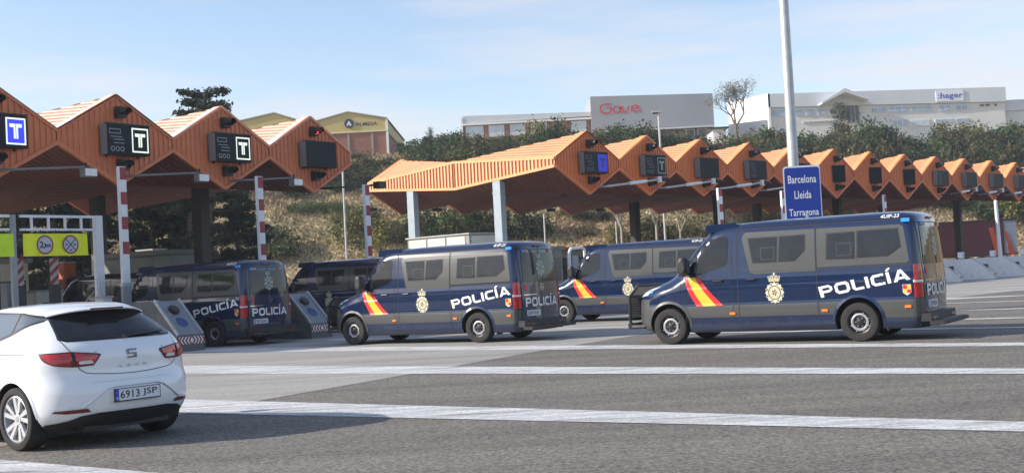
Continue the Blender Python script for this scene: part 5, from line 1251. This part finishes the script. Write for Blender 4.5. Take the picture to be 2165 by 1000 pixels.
# ------------------------------------------------------------------ buildings on the plateau
def P2(px, py, Y): v = at(px, py, Y); return v.x, v.z
def lettering(mb, s, x0, x1, z0, z1, y, m, shear=0):
    for q in text_tris(s): mb.face([(x0 + p[0] * (x1 - x0) + shear * p[1] * (z1 - z0), y, z0 + p[1] * (z1 - z0)) for p in q], m)
Y = 130
def gable(px_peak, py_peak, px_r, py_r, px_l, py_l, label, logo):
    xp, zp = P2(px_peak, py_peak, Y); xr_, zr = P2(px_r, py_r, Y); xl, zl = P2(px_l, py_l, Y); zs = P2(px_r, py_r + 24, Y)[1]; zb = 10
    t = thing('warehouse', label, 'warehouse', (0, Y, 0), 0, None)
    mb = MB(); mb.prism([(xl, 0, zs), (xr_, 0, zs), (xr_, 0, zr), (xp, 0, zp), (xl, 0, zl)], (0, 22, 0), YBLD, YBLD); mb.obj('upper_wall', t)
    mb = MB(); mb.box(xl + .05, xr_ - .05, .06, 21.9, zb, zs - .12, BRICK); mb.obj('brick_wall', t)
    mb = MB(); mb.box(xl - .03, xr_ + .03, -.08, .05, zs - .13, zs + .02, YTRIM); mb.box(xr_ - .02, xr_ + .22, -.05, .3, zb, zr, OFFW); mb.obj('trim', t)
    mb = MB()
    for a, b in (((xl - .15, zl), (xp, zp)), ((xp, zp), (xr_ + .15, zr))): mb.prism([(a[0], -.15, a[1]), (b[0], -.15, b[1]), (b[0], -.15, b[1] + .12), (a[0], -.15, a[1] + .12)], (0, 22.3, 0), BLACKP, mat('far_roof', (.45, .42, .35), .6))
    mb.obj('roof', t)
    for k in range(3):
        x = xl + (xr_ - xl) * (k + .6) / 3.2; mb = MB(); mb.box(x - .12, x + .12, -.01, .05, zb, zs - .2, mat('down_pipe', (.34, .26, .22), .7)); mb.obj('pilaster', t)
    if logo:
        mb = MB(); cx, cz = P2(738, 262, Y); mb.cyl((cx, .0, cz), (cx, -.12, cz), .50, .50, mat('logo_navy', (.03, .04, .09), .4), 28)
        for q in ([(-.26, -.22), (-.10, -.22), (.07, .26), (-.04, .26)], [(.05, .22), (.12, .10), (.27, -.22), (.08, -.22), (-.0, .02)]): mb.face([(cx + p[0], -.125, cz + p[1]) for p in q], WHITE)
        mb.obj('logo', t); mb = MB(); a = P2(752, 267, Y); b = P2(797, 258, Y); lettering(mb, 'ALMESA', a[0], b[0], a[1], b[1] + .05, -.03, mat('logo_navy', (.03, .04, .09), .4)); mb.obj('lettering', t)
gable(735, 238, 815, 251, 655, 262, 'ochre gabled warehouse over brick with a round dark logo', True)
gable(580, 240, 652, 263, 505, 258, 'ochre gabled warehouse between the two last left gables', False)
Y = 170
t = thing('company_building', 'grey clad building with big red lettering on the hilltop', 'building', (0, Y, 0))
a0 = P2(978, 246, Y); a1 = P2(1248, 237, Y); b0 = P2(1247, 206, Y); b1 = P2(1505, 199, Y); az = P2(980, 262, Y)[1]; bz = P2(1380, 272, Y)[1]
mb = MB(); mb.prism([(a0[0], 0, az), (a1[0], 0, az + .15), (a1[0], 0, a1[1]), (a0[0], 0, a0[1])], (0, 20, 0), GRYPL, GRYPL); mb.obj('low_fascia', t)
mb = MB(); mb.prism([(b0[0], -.6, bz + .1), (b1[0], -.6, bz), (b1[0], -.6, b1[1]), (b0[0], -.6, b0[1])], (0, 18, 0), GRYCL, GRYCL); mb.obj('tall_fascia', t)
mb = MB(); mb.box(a0[0] + .1, a1[0], .25, 19, 12, az - .02, BRICK); mb.box(b0[0] + .1, b1[0] - .1, .1, 16, 12, bz - .02, mat('dark_brick', (.13, .09, .08), .8)); mb.obj('wall', t)
mb = MB(); mb.box(a0[0] - .25, a0[0] - .02, -.1, 19, 12, a0[1] - .3, OFFW); mb.box(a0[0], b0[0], -.2, .2, az - .30, az - .02, OFFW); mb.box(b0[0], b1[0], -.7, -.1, bz - .25, bz - .02, GRYPL); mb.obj('white_trim', t)
for pxa, pxb in ((984, 1022), (1032, 1066), (1078, 1111), (1122, 1156), (1208, 1240)):
    mb = MB(); xa, xb = P2(pxa, 268, Y)[0], P2(pxb, 268, Y)[0]; mb.box(xa, xb, .14, .25, az - 2.0, az - .42, WINW); f = mb.obj('window', t); mb = MB(); mb.box(xa + .08, xb - .08, .12, .14, az - 1.9, az - .5, mat('bright_far_glass', (.55, .62, .66), .3, noise=(.6, .2))); mb.obj('pane', f)
for pxa in (1262, 1285, 1308, 1330, 1352, 1450, 1475):
    mb = MB(); xa = P2(pxa, 278, Y)[0]; mb.box(xa, xa + 1.2, .0, .12, bz - 1.6, bz - .4, WINW); f = mb.obj('window', t); mb = MB(); mb.box(xa + .07, xa + 1.13, -.02, .0, bz - 1.52, bz - .48, WIND if pxa > 1400 else WINB); mb.obj('pane', f)
for pxa in (1028, 1072, 1116): mb = MB(); xa = P2(pxa, 270, Y)[0]; mb.box(xa - .3, xa + .3, .1, .2, 12, az - .3, BRICK); mb.obj('pier', t)
# red script-like lettering, built from strokes
mb = MB(); g0 = P2(1268, 243, Y); g1 = P2(1355, 217, Y); W_ = g1[0] - g0[0]; H_ = g1[1] - g0[1]
def stroke(pts, w=.068):
    for a, b in zip(pts, pts[1:]): mb.face([(g0[0] + p[0] * W_, -.66, g0[1] + p[1] * H_) for p in line_poly((a[0], a[1] * .3), (b[0], b[1] * .3), .0)] if False else [(g0[0] + p[0], -.66, g0[1] + p[1]) for p in line_poly((a[0] * W_, a[1] * H_), (b[0] * W_, b[1] * H_), w * H_ * 1.9)], LOGR)
    for a in pts: mb.face([(g0[0] + a[0] * W_ + w * H_ * .95 * math.cos(q), -.662, g0[1] + a[1] * H_ + w * H_ * .95 * math.sin(q)) for q in [2 * math.pi * j / 10 for j in range(10)]], LOGR)
stroke([(.27, .95), (.10, .95), (.02, .78), (.02, .25), (.08, .06), (.22, .06), (.27, .25), (.27, .58), (.17, .58)])
stroke([(.47, .62), (.38, .66), (.33, .5), (.33, .2), (.38, .05), (.46, .1), (.49, .3), (.49, .62), (.50, .15), (.54, .05)])
stroke([(.54, .62), (.555, .22), (.59, .06), (.63, .06), (.67, .22), (.69, .62)])
stroke([(.76, .38), (.92, .42), (.92, .60), (.84, .68), (.76, .55), (.76, .22), (.83, .05), (.97, .12)])
mb.obj('lettering', t)
# white offices with blue lettering
t = thing('office_building', 'long white office building with small blue lettering on its parapet', 'office building', (0, Y, 0))
c = lambda x, y: P2(1480 + x * .3164, 150 + y * .3164, Y)
A, B_ = c(452, 155), c(2040, 108); a2, b2 = c(455, 245), c(2042, 205)
mb = MB(); mb.prism([(A[0], 0, a2[1]), (B_[0], 0, b2[1]), (B_[0], 0, B_[1]), (A[0], 0, A[1])], (0, 22, 0), GRYPL, GRYPL); mb.obj('parapet', t)
mb = MB(); mb.prism([(A[0] + .1, .35, 12), (B_[0] - .1, .35, 12), (B_[0] - .1, .35, b2[1] - .02), (A[0] + .1, .35, a2[1] - .02)], (0, 21, 0), CREAM, CREAM); mb.obj('wall', t)
mb = MB(); s0 = c(320, 185); mb.prism([(A[0] - .02, 0, 12), (A[0] - .02, 0, A[1] + .05), (s0[0], 16, s0[1] + 1.6), (s0[0], 16, 12)], (.3, 0, 0), OFFW, OFFW); mb.obj('end_wall', t)
for x0, x1, y0, y1, m in ((485, 575, 255, 305, WINB), (640, 690, 255, 298, WINB), (712, 762, 252, 298, WINB), (790, 845, 250, 296, WINB), (868, 912, 250, 290, WIND), (1150, 1240, 240, 280, WINB), (1262, 1392, 232, 276, WINB), (1415, 1545, 228, 270, WINB), (1605, 1678, 224, 268, WINB), (1712, 1788, 222, 264, WINB), (1870, 1942, 216, 242, WIND), (1968, 1990, 214, 238, WIND), (690, 905, 328, 350, WIND), (1290, 1390, 325, 372, WINB), (1415, 1540, 322, 372, mat('bright_far_glass', (.55, .62, .66), .3)), (1575, 1700, 316, 350, WINB), (1715, 1800, 312, 345, WINB)):
    p, q = c(x0, y1), c(x1, y0); mb = MB(); mb.box(p[0], q[0], .22, .36, p[1], q[1], WINW); f = mb.obj('window', t)
    n = max(1, round((q[0] - p[0]) / .8)); mb = MB()
    for k in range(n): w_ = (q[0] - p[0]) / n; mb.box(p[0] + k * w_ + .06, p[0] + (k + 1) * w_ - .06, .20, .22, p[1] + .08, q[1] - .08, m)
    mb.obj('pane', f)
for k in range(3):
    for r_ in range(2):
        z = a2[1] - .9 - 2.4 * r_; mb = MB(); mb.box(A[0] - .06, A[0] - .03, 1.5 + k * 4.2, 4.2 + k * 4.2, z - 1.3, z, WIND); mb.obj('end_window', t)
g = [c(790, 236), c(940, 148), c(1102, 210)]
mb = MB(); mb.prism([(g[0][0], -2.2, g[0][1]), (g[1][0], -2.2, g[1][1] - .2), (g[1][0], -2.2, g[1][1] + .35), (g[0][0], -2.2, g[0][1] + .25)], (0, 2.4, 0), GRYPL, GRYPL); mb.prism([(g[1][0], -2.2, g[1][1] - .2), (g[2][0], -2.2, g[2][1]), (g[2][0], -2.2, g[2][1] + .3), (g[1][0], -2.2, g[1][1] + .35)], (0, 2.4, 0), GRYPL, GRYPL); mb.obj('entrance_roof', t)
p, q = c(985, 345), c(1058, 208); mb = MB(); mb.box(p[0], q[0], .1, .36, p[1], q[1], WIND)
for k in range(4): x = p[0] + (q[0] - p[0]) * k / 3; mb.box(x - .05, x + .05, .02, .1, p[1], q[1], POSTG)
mb.obj('entrance_glass', t)
p, q = c(1578, 208), c(1757, 130); mb = MB(); mb.box(p[0], q[0], -.12, 0, p[1], q[1], mat('sign_panel', (.74, .76, .80), .5)); mb.obj('sign_panel', t)
p, q = c(1590, 192), c(1752, 142); mb = MB(); lettering(mb, ':hager', p[0], q[0], p[1] - .15, q[1], -.14, LOGB); mb.obj('lettering', t)
t2 = thing('annex_building', 'low grey annex joined to the right end of the white offices', 'building', (0, Y, 0))
p, q = c(2050, 262), c(2400, 172); mb = MB(); mb.box(p[0], q[0], 1, 16, p[1], q[1], GRYPL); mb.obj('fascia', t2); mb = MB(); mb.box(p[0] + .1, q[0], 1.3, 15.8, 12, p[1] - .02, CREAM); mb.obj('wall', t2); mb = MB(); z = p[1] - 1.3; mb.box(p[0] + 4, p[0] + 7, 1.25, 1.3, z, z + .8, WIND); mb.obj('window', t2)
Y = 160
t = thing('shed', 'small pale lean-to with a dark roof between the two hilltop buildings', 'shed', (0, Y, 0)); p, q = P2(1508, 292, Y), P2(1535, 272, Y)
mb = MB(); mb.box(p[0], q[0], 0, 5, 12, q[1], OFFW); mb.obj('wall', t); mb = MB(); mb.box(p[0] - .6, q[0] + .3, -.5, 5.2, q[1], q[1] + .2, BLACKP); mb.obj('roof', t)
#__PART4__
# ------------------------------------------------------------------ vegetation
def leaves(n, clumps, size, m, spread=.45, flat=1.0, seed=0, up=0.0):
    """many small leaf faces gathered round clump centres; returns an MB"""
    rng = np.random.RandomState(seed); mb = MB(); ci = rng.randint(0, len(clumps), n); cl = np.array(clumps, float)
    pos = cl[ci, :3] + rng.normal(0, 1, (n, 3)) * cl[ci, 3:4] * spread * np.array([1, 1, flat])
    nrm = rng.normal(0, 1, (n, 3)) + np.array([0, 0, up]); nrm /= np.linalg.norm(nrm, axis=1)[:, None]
    t = rng.normal(0, 1, (n, 3)); a = np.cross(nrm, t); a /= np.linalg.norm(a, axis=1)[:, None]; b = np.cross(nrm, a)
    s = size * (.6 + .8 * rng.rand(n, 1))
    v = np.stack([pos - a * s, pos + b * s * .55, pos + a * s, pos - b * s * .55], 1).reshape(-1, 3)
    mb.v = [tuple(x) for x in v]; mb.f = [(4 * i, 4 * i + 1, 4 * i + 2, 4 * i + 3) for i in range(n)]
    mb.mats = list(m); k = len(m); mb.m = [int(x) % k for x in ci]
    return mb
def shrub_mesh(seed, n, size, m, rx=1.0, rz=1.0, stems=True, lumps=22):
    rng = random.Random(seed); cl = []
    for _ in range(lumps):
        while True:
            x, y, z = rng.uniform(-1, 1), rng.uniform(-1, 1), rng.uniform(0, 1)
            if x * x + y * y + (z - .3) ** 2 * 1.6 < 1: break
        cl.append((x * rx, y * rx, .18 + z * rz * 1.1, rng.uniform(.22, .42)))
    mb = leaves(n, cl, size, m, .62, .85, seed, .4)
    if stems:
        for c_ in cl[::2]: mb.cyl((c_[0] * .15, c_[1] * .15, -.3), (c_[0], c_[1], c_[2]), .035, .008, BARK, 4, False)
    return mb
PROTO = {}
def proto(key, *a, **k):
    if key not in PROTO:
        o = shrub_mesh(*a, **k).obj('shrub', None); PROTO[key] = o.data; bpy.data.objects.remove(o)
    return PROTO[key]
for s_ in range(3):
    proto('dark%d' % s_, 10 + s_, 1500, .075, [LF_DARK, LF_MID, LF_DARK]); proto('olive%d' % s_, 20 + s_, 1400, .075, [LF_OLIVE, LF_DARK, LF_OLIVE, LF_MID], lumps=26)
    proto('yellow%d' % s_, 30 + s_, 1300, .07, [LF_YELL, LF_OLIVE, LF_MID]); proto('mid%d' % s_, 40 + s_, 1500, .075, [LF_MID, LF_GREEN, LF_DARK])
proto('round', 50, 2000, .055, [LF_GREEN, LF_MID], rz=.8, lumps=40); proto('column', 51, 1800, .06, [LF_DARK], rx=.35, rz=2.6, lumps=30)
LAB = {'dark': ('dark green bush', 'shrub'), 'olive': ('olive brown bush with thinning leaves', 'shrub'), 'yellow': ('yellowing bush', 'shrub'), 'mid': ('mid green bush', 'shrub'), 'round': ('round fresh green bush', 'shrub'), 'column': ('narrow dark columnar tree', 'tree')}
def plant(key, x, y, s, sz, where, group, seed=0, zoff=0):
    base = key if key in ('round', 'column') else key + str(seed % 3)
    o = bpy.data.objects.new('shrub' if key != 'column' else 'columnar_tree', PROTO[base]); C.objects.link(o)
    o.location = (x, y, hz(x, y) - .15 + zoff); o.rotation_euler = (0, 0, random.uniform(0, 6.28)); o.scale = (s, s, sz)
    tag(o, LAB[key][0] + ' ' + where, LAB[key][1], group); return o
rnd = random.Random(5)
def pick(w):
    r = rnd.random() * sum(v for _, v in w)
    for k, v in w:
        r -= v
        if r <= 0: return k
    return w[0][0]
# hedge along the crest: the hedge top follows the surveyed skyline (photo x, photo y)
SKYL = pchip([(-400, 340), (500, 335), (740, 318), (820, 322), (870, 292), (930, 272), (990, 272), (1050, 284), (1100, 282), (1180, 262), (1250, 268), (1330, 262), (1400, 272), (1450, 284), (1530, 298), (1600, 276), (1650, 268), (1760, 272), (1850, 252), (1890, 262), (1925, 280), (1960, 276), (2010, 262), (2080, 258), (2165, 256), (2600, 250)])
def top_z(x, y):
    px = 1082.5 + x / y * 2600; return at(px, SKYL(px), y).z
x = -34.0; k = 0
while x < 66:
    for row in (0, 1, 2):
        xx = x + rnd.uniform(-.8, .8); yy = crest(xx) + (-5.5, -2.5, 1.0)[row] + rnd.uniform(-1.0, 1.0)
        key = pick((('dark', 4), ('olive', 4), ('mid', 2.2), ('yellow', .5)) if xx < 25 else (('dark', 3), ('olive', 5), ('mid', 1.2), ('yellow', .2)))
        zt = top_z(xx, yy) - (1.1, .45, 0)[row]; h = (zt - hz(xx, yy)) / 1.42 * rnd.uniform(.78, 1.06)
        if h < .35: continue
        s = max(1.0, min(2.1, h * rnd.uniform(.9, 1.3))); plant(key, xx, yy, s, h, 'in the hedge along the crest of the hill', 'bushes of the crest hedge', k); k += 1
    x += 1.6
# thicket covering the upper right slope
n = 0
for k in range(400):
    xx = rnd.uniform(5, 66); f, c_ = foot(xx), crest(xx); t_ = rnd.uniform(.42, .93)
    lim = .62 - .12 * sstep(xx, 20, 50)
    if t_ < lim: continue
    key = pick((('dark', 3), ('olive', 6), ('mid', 1.2), ('yellow', .8)))
    s = rnd.uniform(1.2, 2.1); plant(key, xx, f + (c_ - f) * t_, s, s * rnd.uniform(.65, 1.0), 'in the thicket on the upper right slope', 'bushes of the slope thicket', k); n += 1
    if n > 150: break
for k in range(14):
    xx = rnd.uniform(-30, 6); f, c_ = foot(xx), crest(xx); s = rnd.uniform(1.0, 1.9)
    plant(pick((('dark', 3), ('olive', 5), ('mid', 2))), xx, f + (c_ - f) * rnd.uniform(.72, .92), s, s * .8, 'on the upper slope behind the middle of the photo', 'bushes of the upper middle slope', k)
# surveyed single bushes: (photo point of the base, distance, kind, size, height, words)
for px, py, Yd, key, s, h, w in ((634, 452, 96, 'round', 1.1, .85, 'on the dry slope, left of a group of three'), (674, 452, 96, 'round', 1.15, 1.1, 'on the dry slope, middle of a group of three'), (714, 452, 96, 'round', .95, .95, 'on the dry slope behind the thin pole'),
    (575, 540, 85, 'dark', 1.9, 1.9, 'on the slope behind the second striped post'), (735, 520, 84, 'yellow', 1.7, 2.1, 'behind the third striped post'), (765, 500, 88, 'yellow', 1.2, 1.7, 'right beside the third striped post'), (815, 520, 84, 'yellow', 1.9, 1.8, 'left of the first grey column'),
    (790, 480, 90, 'mid', .8, .9, 'left of the first grey column'), (905, 500, 84, 'mid', 2.2, 2.3, 'right of the first grey column'), (965, 500, 83, 'mid', 2.4, 2.7, 'left of and beside the second grey column, the taller one'), (1010, 500, 82, 'dark', 2.0, 2.3, 'between the two grey columns'), (1085, 505, 82, 'dark', 2.6, 2.7, 'right of the second grey column'), (1130, 505, 84, 'dark', 1.6, 2.1, 'beside the thin pale pole, small'),
    (1215, 462, 98, 'dark', 1.5, 1.1, 'under the first gable of the right canopy'), (1270, 465, 98, 'dark', 1.4, 1.2, 'left of the first dark canopy column'), (1300, 520, 86, 'yellow', 1.0, 1.6, 'beside the dark canopy column'), (1370, 515, 86, 'olive', 2.0, 2.0, 'behind the half hidden van'), (1420, 515, 88, 'olive', 1.8, 1.6, 'right of the street lamp pole'), (1470, 500, 92, 'olive', 1.6, 1.2, 'behind the front of the nearest van'),
    (1600, 480, 92, 'yellow', 2.4, 1.7, 'left of the blue direction sign'), (1640, 478, 92, 'yellow', 1.5, 1.6, 'touching the left edge of the blue sign'), (1720, 470, 96, 'yellow', 2.4, 1.5, 'right of the blue direction sign'), (1800, 470, 98, 'yellow', 2.0, 1.2, 'above the rear half of the nearest van'), (2085, 470, 112, 'dark', 1.9, 1.5, 'above the truck trailer'), (2140, 470, 110, 'yellow', 2.4, 2.7, 'at the right edge above the trailer'), (2165, 470, 110, 'yellow', 2.4, 2.9, 'cut by the right edge of the photo'),
    (1240, 500, 90, 'olive', 1.3, .9, 'under the right canopy on the grass'), (1850, 300, 139, 'mid', 2.7, 2.6, 'in front of the white offices'), (1895, 290, 139, 'olive', 1.8, 1.6, 'before the lower windows of the white offices'), (1130, 300, 113, 'yellow', 1.6, 2.0, 'in front of the grey fascia'), (1185, 300, 113, 'mid', 1.8, 2.1, 'in front of the grey fascia'), (2030, 290, 138, 'mid', 2.4, 2.2, 'below the right part of the offices')):
    if py > 340:
        Yd = 80
        while Yd < 135 and at(px, py, Yd).z > hz(at(px, py, Yd).x, Yd): Yd += .5
    if 340 < py and 880 < px < 1900: s, h = s * .8, h * .72
    p = at(px, py, Yd); plant(key, p.x, Yd, s, h, w, None, int(px))
for px, Yd, h in ((1778, 140, 1.55), (911, 113, .75), (902, 113, .5)):
    p = at(px, 300, Yd); o = plant('column', p.x, Yd, 1.0 if h > 1 else .6, h, {1778: 'beside the dark entrance of the offices', 911: 'left of the grey fascia building, the taller of two', 902: 'left of the grey fascia building, the shorter of two'}[px], None)
    if px == 1778: o.location.y = 165; o.location.x = at(1782, 300, 165).x; o.location.z = at(1782, 262, 165).z - 1.0; o.scale = (2.3, 2.3, 1.25)

# conifers behind the left canopy
def conifer(px, pybase, Yd, H, spread, label, seed, top_only=1.0, m=None, zb=0, dens=62):
    rng = random.Random(seed); p = at(px, pybase, Yd); t = thing('conifer', label, 'tree', (p.x, Yd, zb))
    mb = MB(); mb.cyl((0, 0, -.3), (.15, 0, H * .97), .32, .06, BARK, 10); cl = []
    nb = int(H * 6.5)
    for k in range(nb):
        f = k / nb; z = H * (.10 + .88 * f); a = rng.uniform(0, 6.28); L = spread * (1.08 - f ** 1.7 * .72) * rng.uniform(.6, 1.1)
        e = (math.cos(a) * L, math.sin(a) * L, z + L * rng.uniform(-.05, .32)); mb.cyl((.15 * f, 0, z), e, .05 * (1.2 - f), .012, BARK, 5, False)
        for j in range(5):
            g = .35 + .65 * (j + 1) / 5; cl.append((e[0] * g + rng.uniform(-.15, .15), e[1] * g + rng.uniform(-.15, .15), z + (e[2] - z) * g + .05, .30 + .22 * (1 - g)))
    mb.obj('trunk', t); leaves(int(len(cl) * dens), cl, .11, m or [LF_CED, LF_CED, LF_DARK], .62, .42, seed, .8).obj('crown', t); return t
conifer(442, 560, 63, 12.0, 2.75, 'tall dark conifer rising above the left canopy', 3, dens=48)
conifer(500, 560, 66, 7.2, 2.0, 'dark conifer right of the tall one, behind the second striped post', 8)
conifer(400, 560, 60, 7.0, 1.7, 'dark conifer left of the tall one', 12)
conifer(318, 560, 60, 6.6, 1.7, 'dark conifer behind the grey booth', 4)
conifer(215, 560, 58, 6.4, 2.0, 'dark conifer behind the white portal', 5)
conifer(110, 560, 57, 6.6, 2.2, 'dark conifer behind the yellow banner', 6)
conifer(20, 560, 56, 6.6, 2.2, 'dark conifer at the left edge', 9)
p = at(325, 500, 74); t = thing('pale_tree', 'pale leaved small tree between the dark conifers', 'tree', (p.x, 74, 0)); mb = MB(); mb.cyl((0, 0, 0), (0, 0, 5.5), .12, .05, BARKP, 8); mb.obj('trunk', t)
leaves(2600, [(random.uniform(-1.3, 1.3), random.uniform(-1, 1), random.uniform(2.6, 6.8), .55) for _ in range(34)], .11, [LF_YELL, LF_OLIVE], .6, .9, 71, .4).obj('crown', t)

# bare tree on the plateau and pale trunks under the right canopy
def bare_tree(px, pyb, Yd, H, label, seed, m, leafm, nl, zb=None, depth=6, sp=.55):
    rng = random.Random(seed); p = at(px, pyb, Yd); t = thing('bare_tree', label, 'tree', (p.x, Yd, p.z if zb is None else zb)); mb = MB(); tips = []
    def grow(a, d, L, r, k):
        b = a + d * L; mb.cyl(a, b, r, r * .68, m, 5 if k < 3 else 4, False)
        if k >= depth: tips.append((b.x, b.y, b.z, .22)); return
        for _ in range(3 if k < 4 else 2):
            nd = (d + Vector((rng.uniform(-1, 1), rng.uniform(-1, 1), rng.uniform(-.25, .75))) * sp).normalized(); grow(b, nd, L * rng.uniform(.62, .85), r * .64, k + 1)
    grow(Vector((0, 0, -.3)), Vector((0, 0, 1)), H * .28, H * .022, 0); mb.obj('trunk', t)
    if nl: leaves(nl, tips, .07, leafm, .9, 1, seed).obj('crown', t)
    return t
bare_tree(1558, 300, 150, 7.6, 'bare spreading tree between the two hilltop buildings', 11, BARK, [LF_OLIVE], 1500, sp=.95).scale = (1.3, 1.3, 1.0)
bare_tree(1316, 520, 88, 5.6, 'pale stemmed tree behind the dark canopy column', 12, BARKP, [LF_YELL], 500, depth=5); bare_tree(1390, 520, 88, 5.9, 'pale stemmed tree beside the street lamp pole', 13, BARKP, [LF_YELL], 500, depth=5); bare_tree(1440, 520, 90, 4.6, 'pale stemmed tree above the half hidden van', 15, BARKP, [LF_YELL], 400, depth=5)

# dry grass tufts over the slope: one object, nobody could count it
rng = np.random.RandomState(3); N = 80000
X = rng.uniform(-42, 62, N); T = rng.rand(N) ** .9
F = np.array([foot(x) for x in X]); Cc = np.array([crest(x) for x in X]); Yv = F + (Cc - F) * T
Zv = np.array([hz(x, y) for x, y in zip(X, Yv)])
ang = rng.uniform(-.9, .9, N); h = rng.uniform(.08, .32, N); w = rng.uniform(.05, .20, N)
dx, dy = np.cos(ang) * w, np.sin(ang) * w; lx, ly = rng.uniform(-.25, .25, N), rng.uniform(-.35, .1, N)
v = np.stack([np.stack([X - dx, Yv - dy, Zv - .05], 1), np.stack([X + dx, Yv + dy, Zv - .05], 1), np.stack([X + lx, Yv + ly, Zv + h], 1)], 1).reshape(-1, 3)
me = bpy.data.meshes.new('dry_grass'); me.from_pydata(v.tolist(), [], [(3 * i, 3 * i + 1, 3 * i + 2) for i in range(N)])
me.materials.append(STRAW); me.materials.append(leaf_mat('grass_green', (.16, .17, .07), (.24, .22, .10), .5)); me.materials.append(leaf_mat('grass_brown', (.32, .23, .14), (.42, .31, .19), .5))
patch = np.sin(X * .35 + 2 * np.sin(Yv * .21)) + np.sin(Yv * .5 + X * .17) + rng.normal(0, .8, N)
me.polygons.foreach_set('material_index', np.where(patch > 1.5, 1, np.where(patch < -.6, 2, 0)).astype(int).tolist()); me.update()
o = bpy.data.objects.new('dry_grass', me); C.objects.link(o); tag(o, 'dry straw coloured grass covering the slope', 'grass', kind='stuff')

# hazy air: one closed box round the camera and everything built
m = bpy.data.materials.new('haze'); m.use_nodes = True; n = m.node_tree.nodes; n.remove(n['Principled BSDF'])
pv = n.new('ShaderNodeVolumePrincipled'); pv.inputs['Color'].default_value = (.90, .94, 1.0, 1); pv.inputs['Density'].default_value = HAZE; pv.inputs['Anisotropy'].default_value = .3
m.node_tree.links.new(pv.outputs[0], n['Material Output'].inputs['Volume'])
mb = MB(); mb.box(-420, 520, -120, 920, -1.5, 36, m); o = mb.obj('haze', None); tag(o, 'pale hazy air over the whole plaza', kind='stuff')
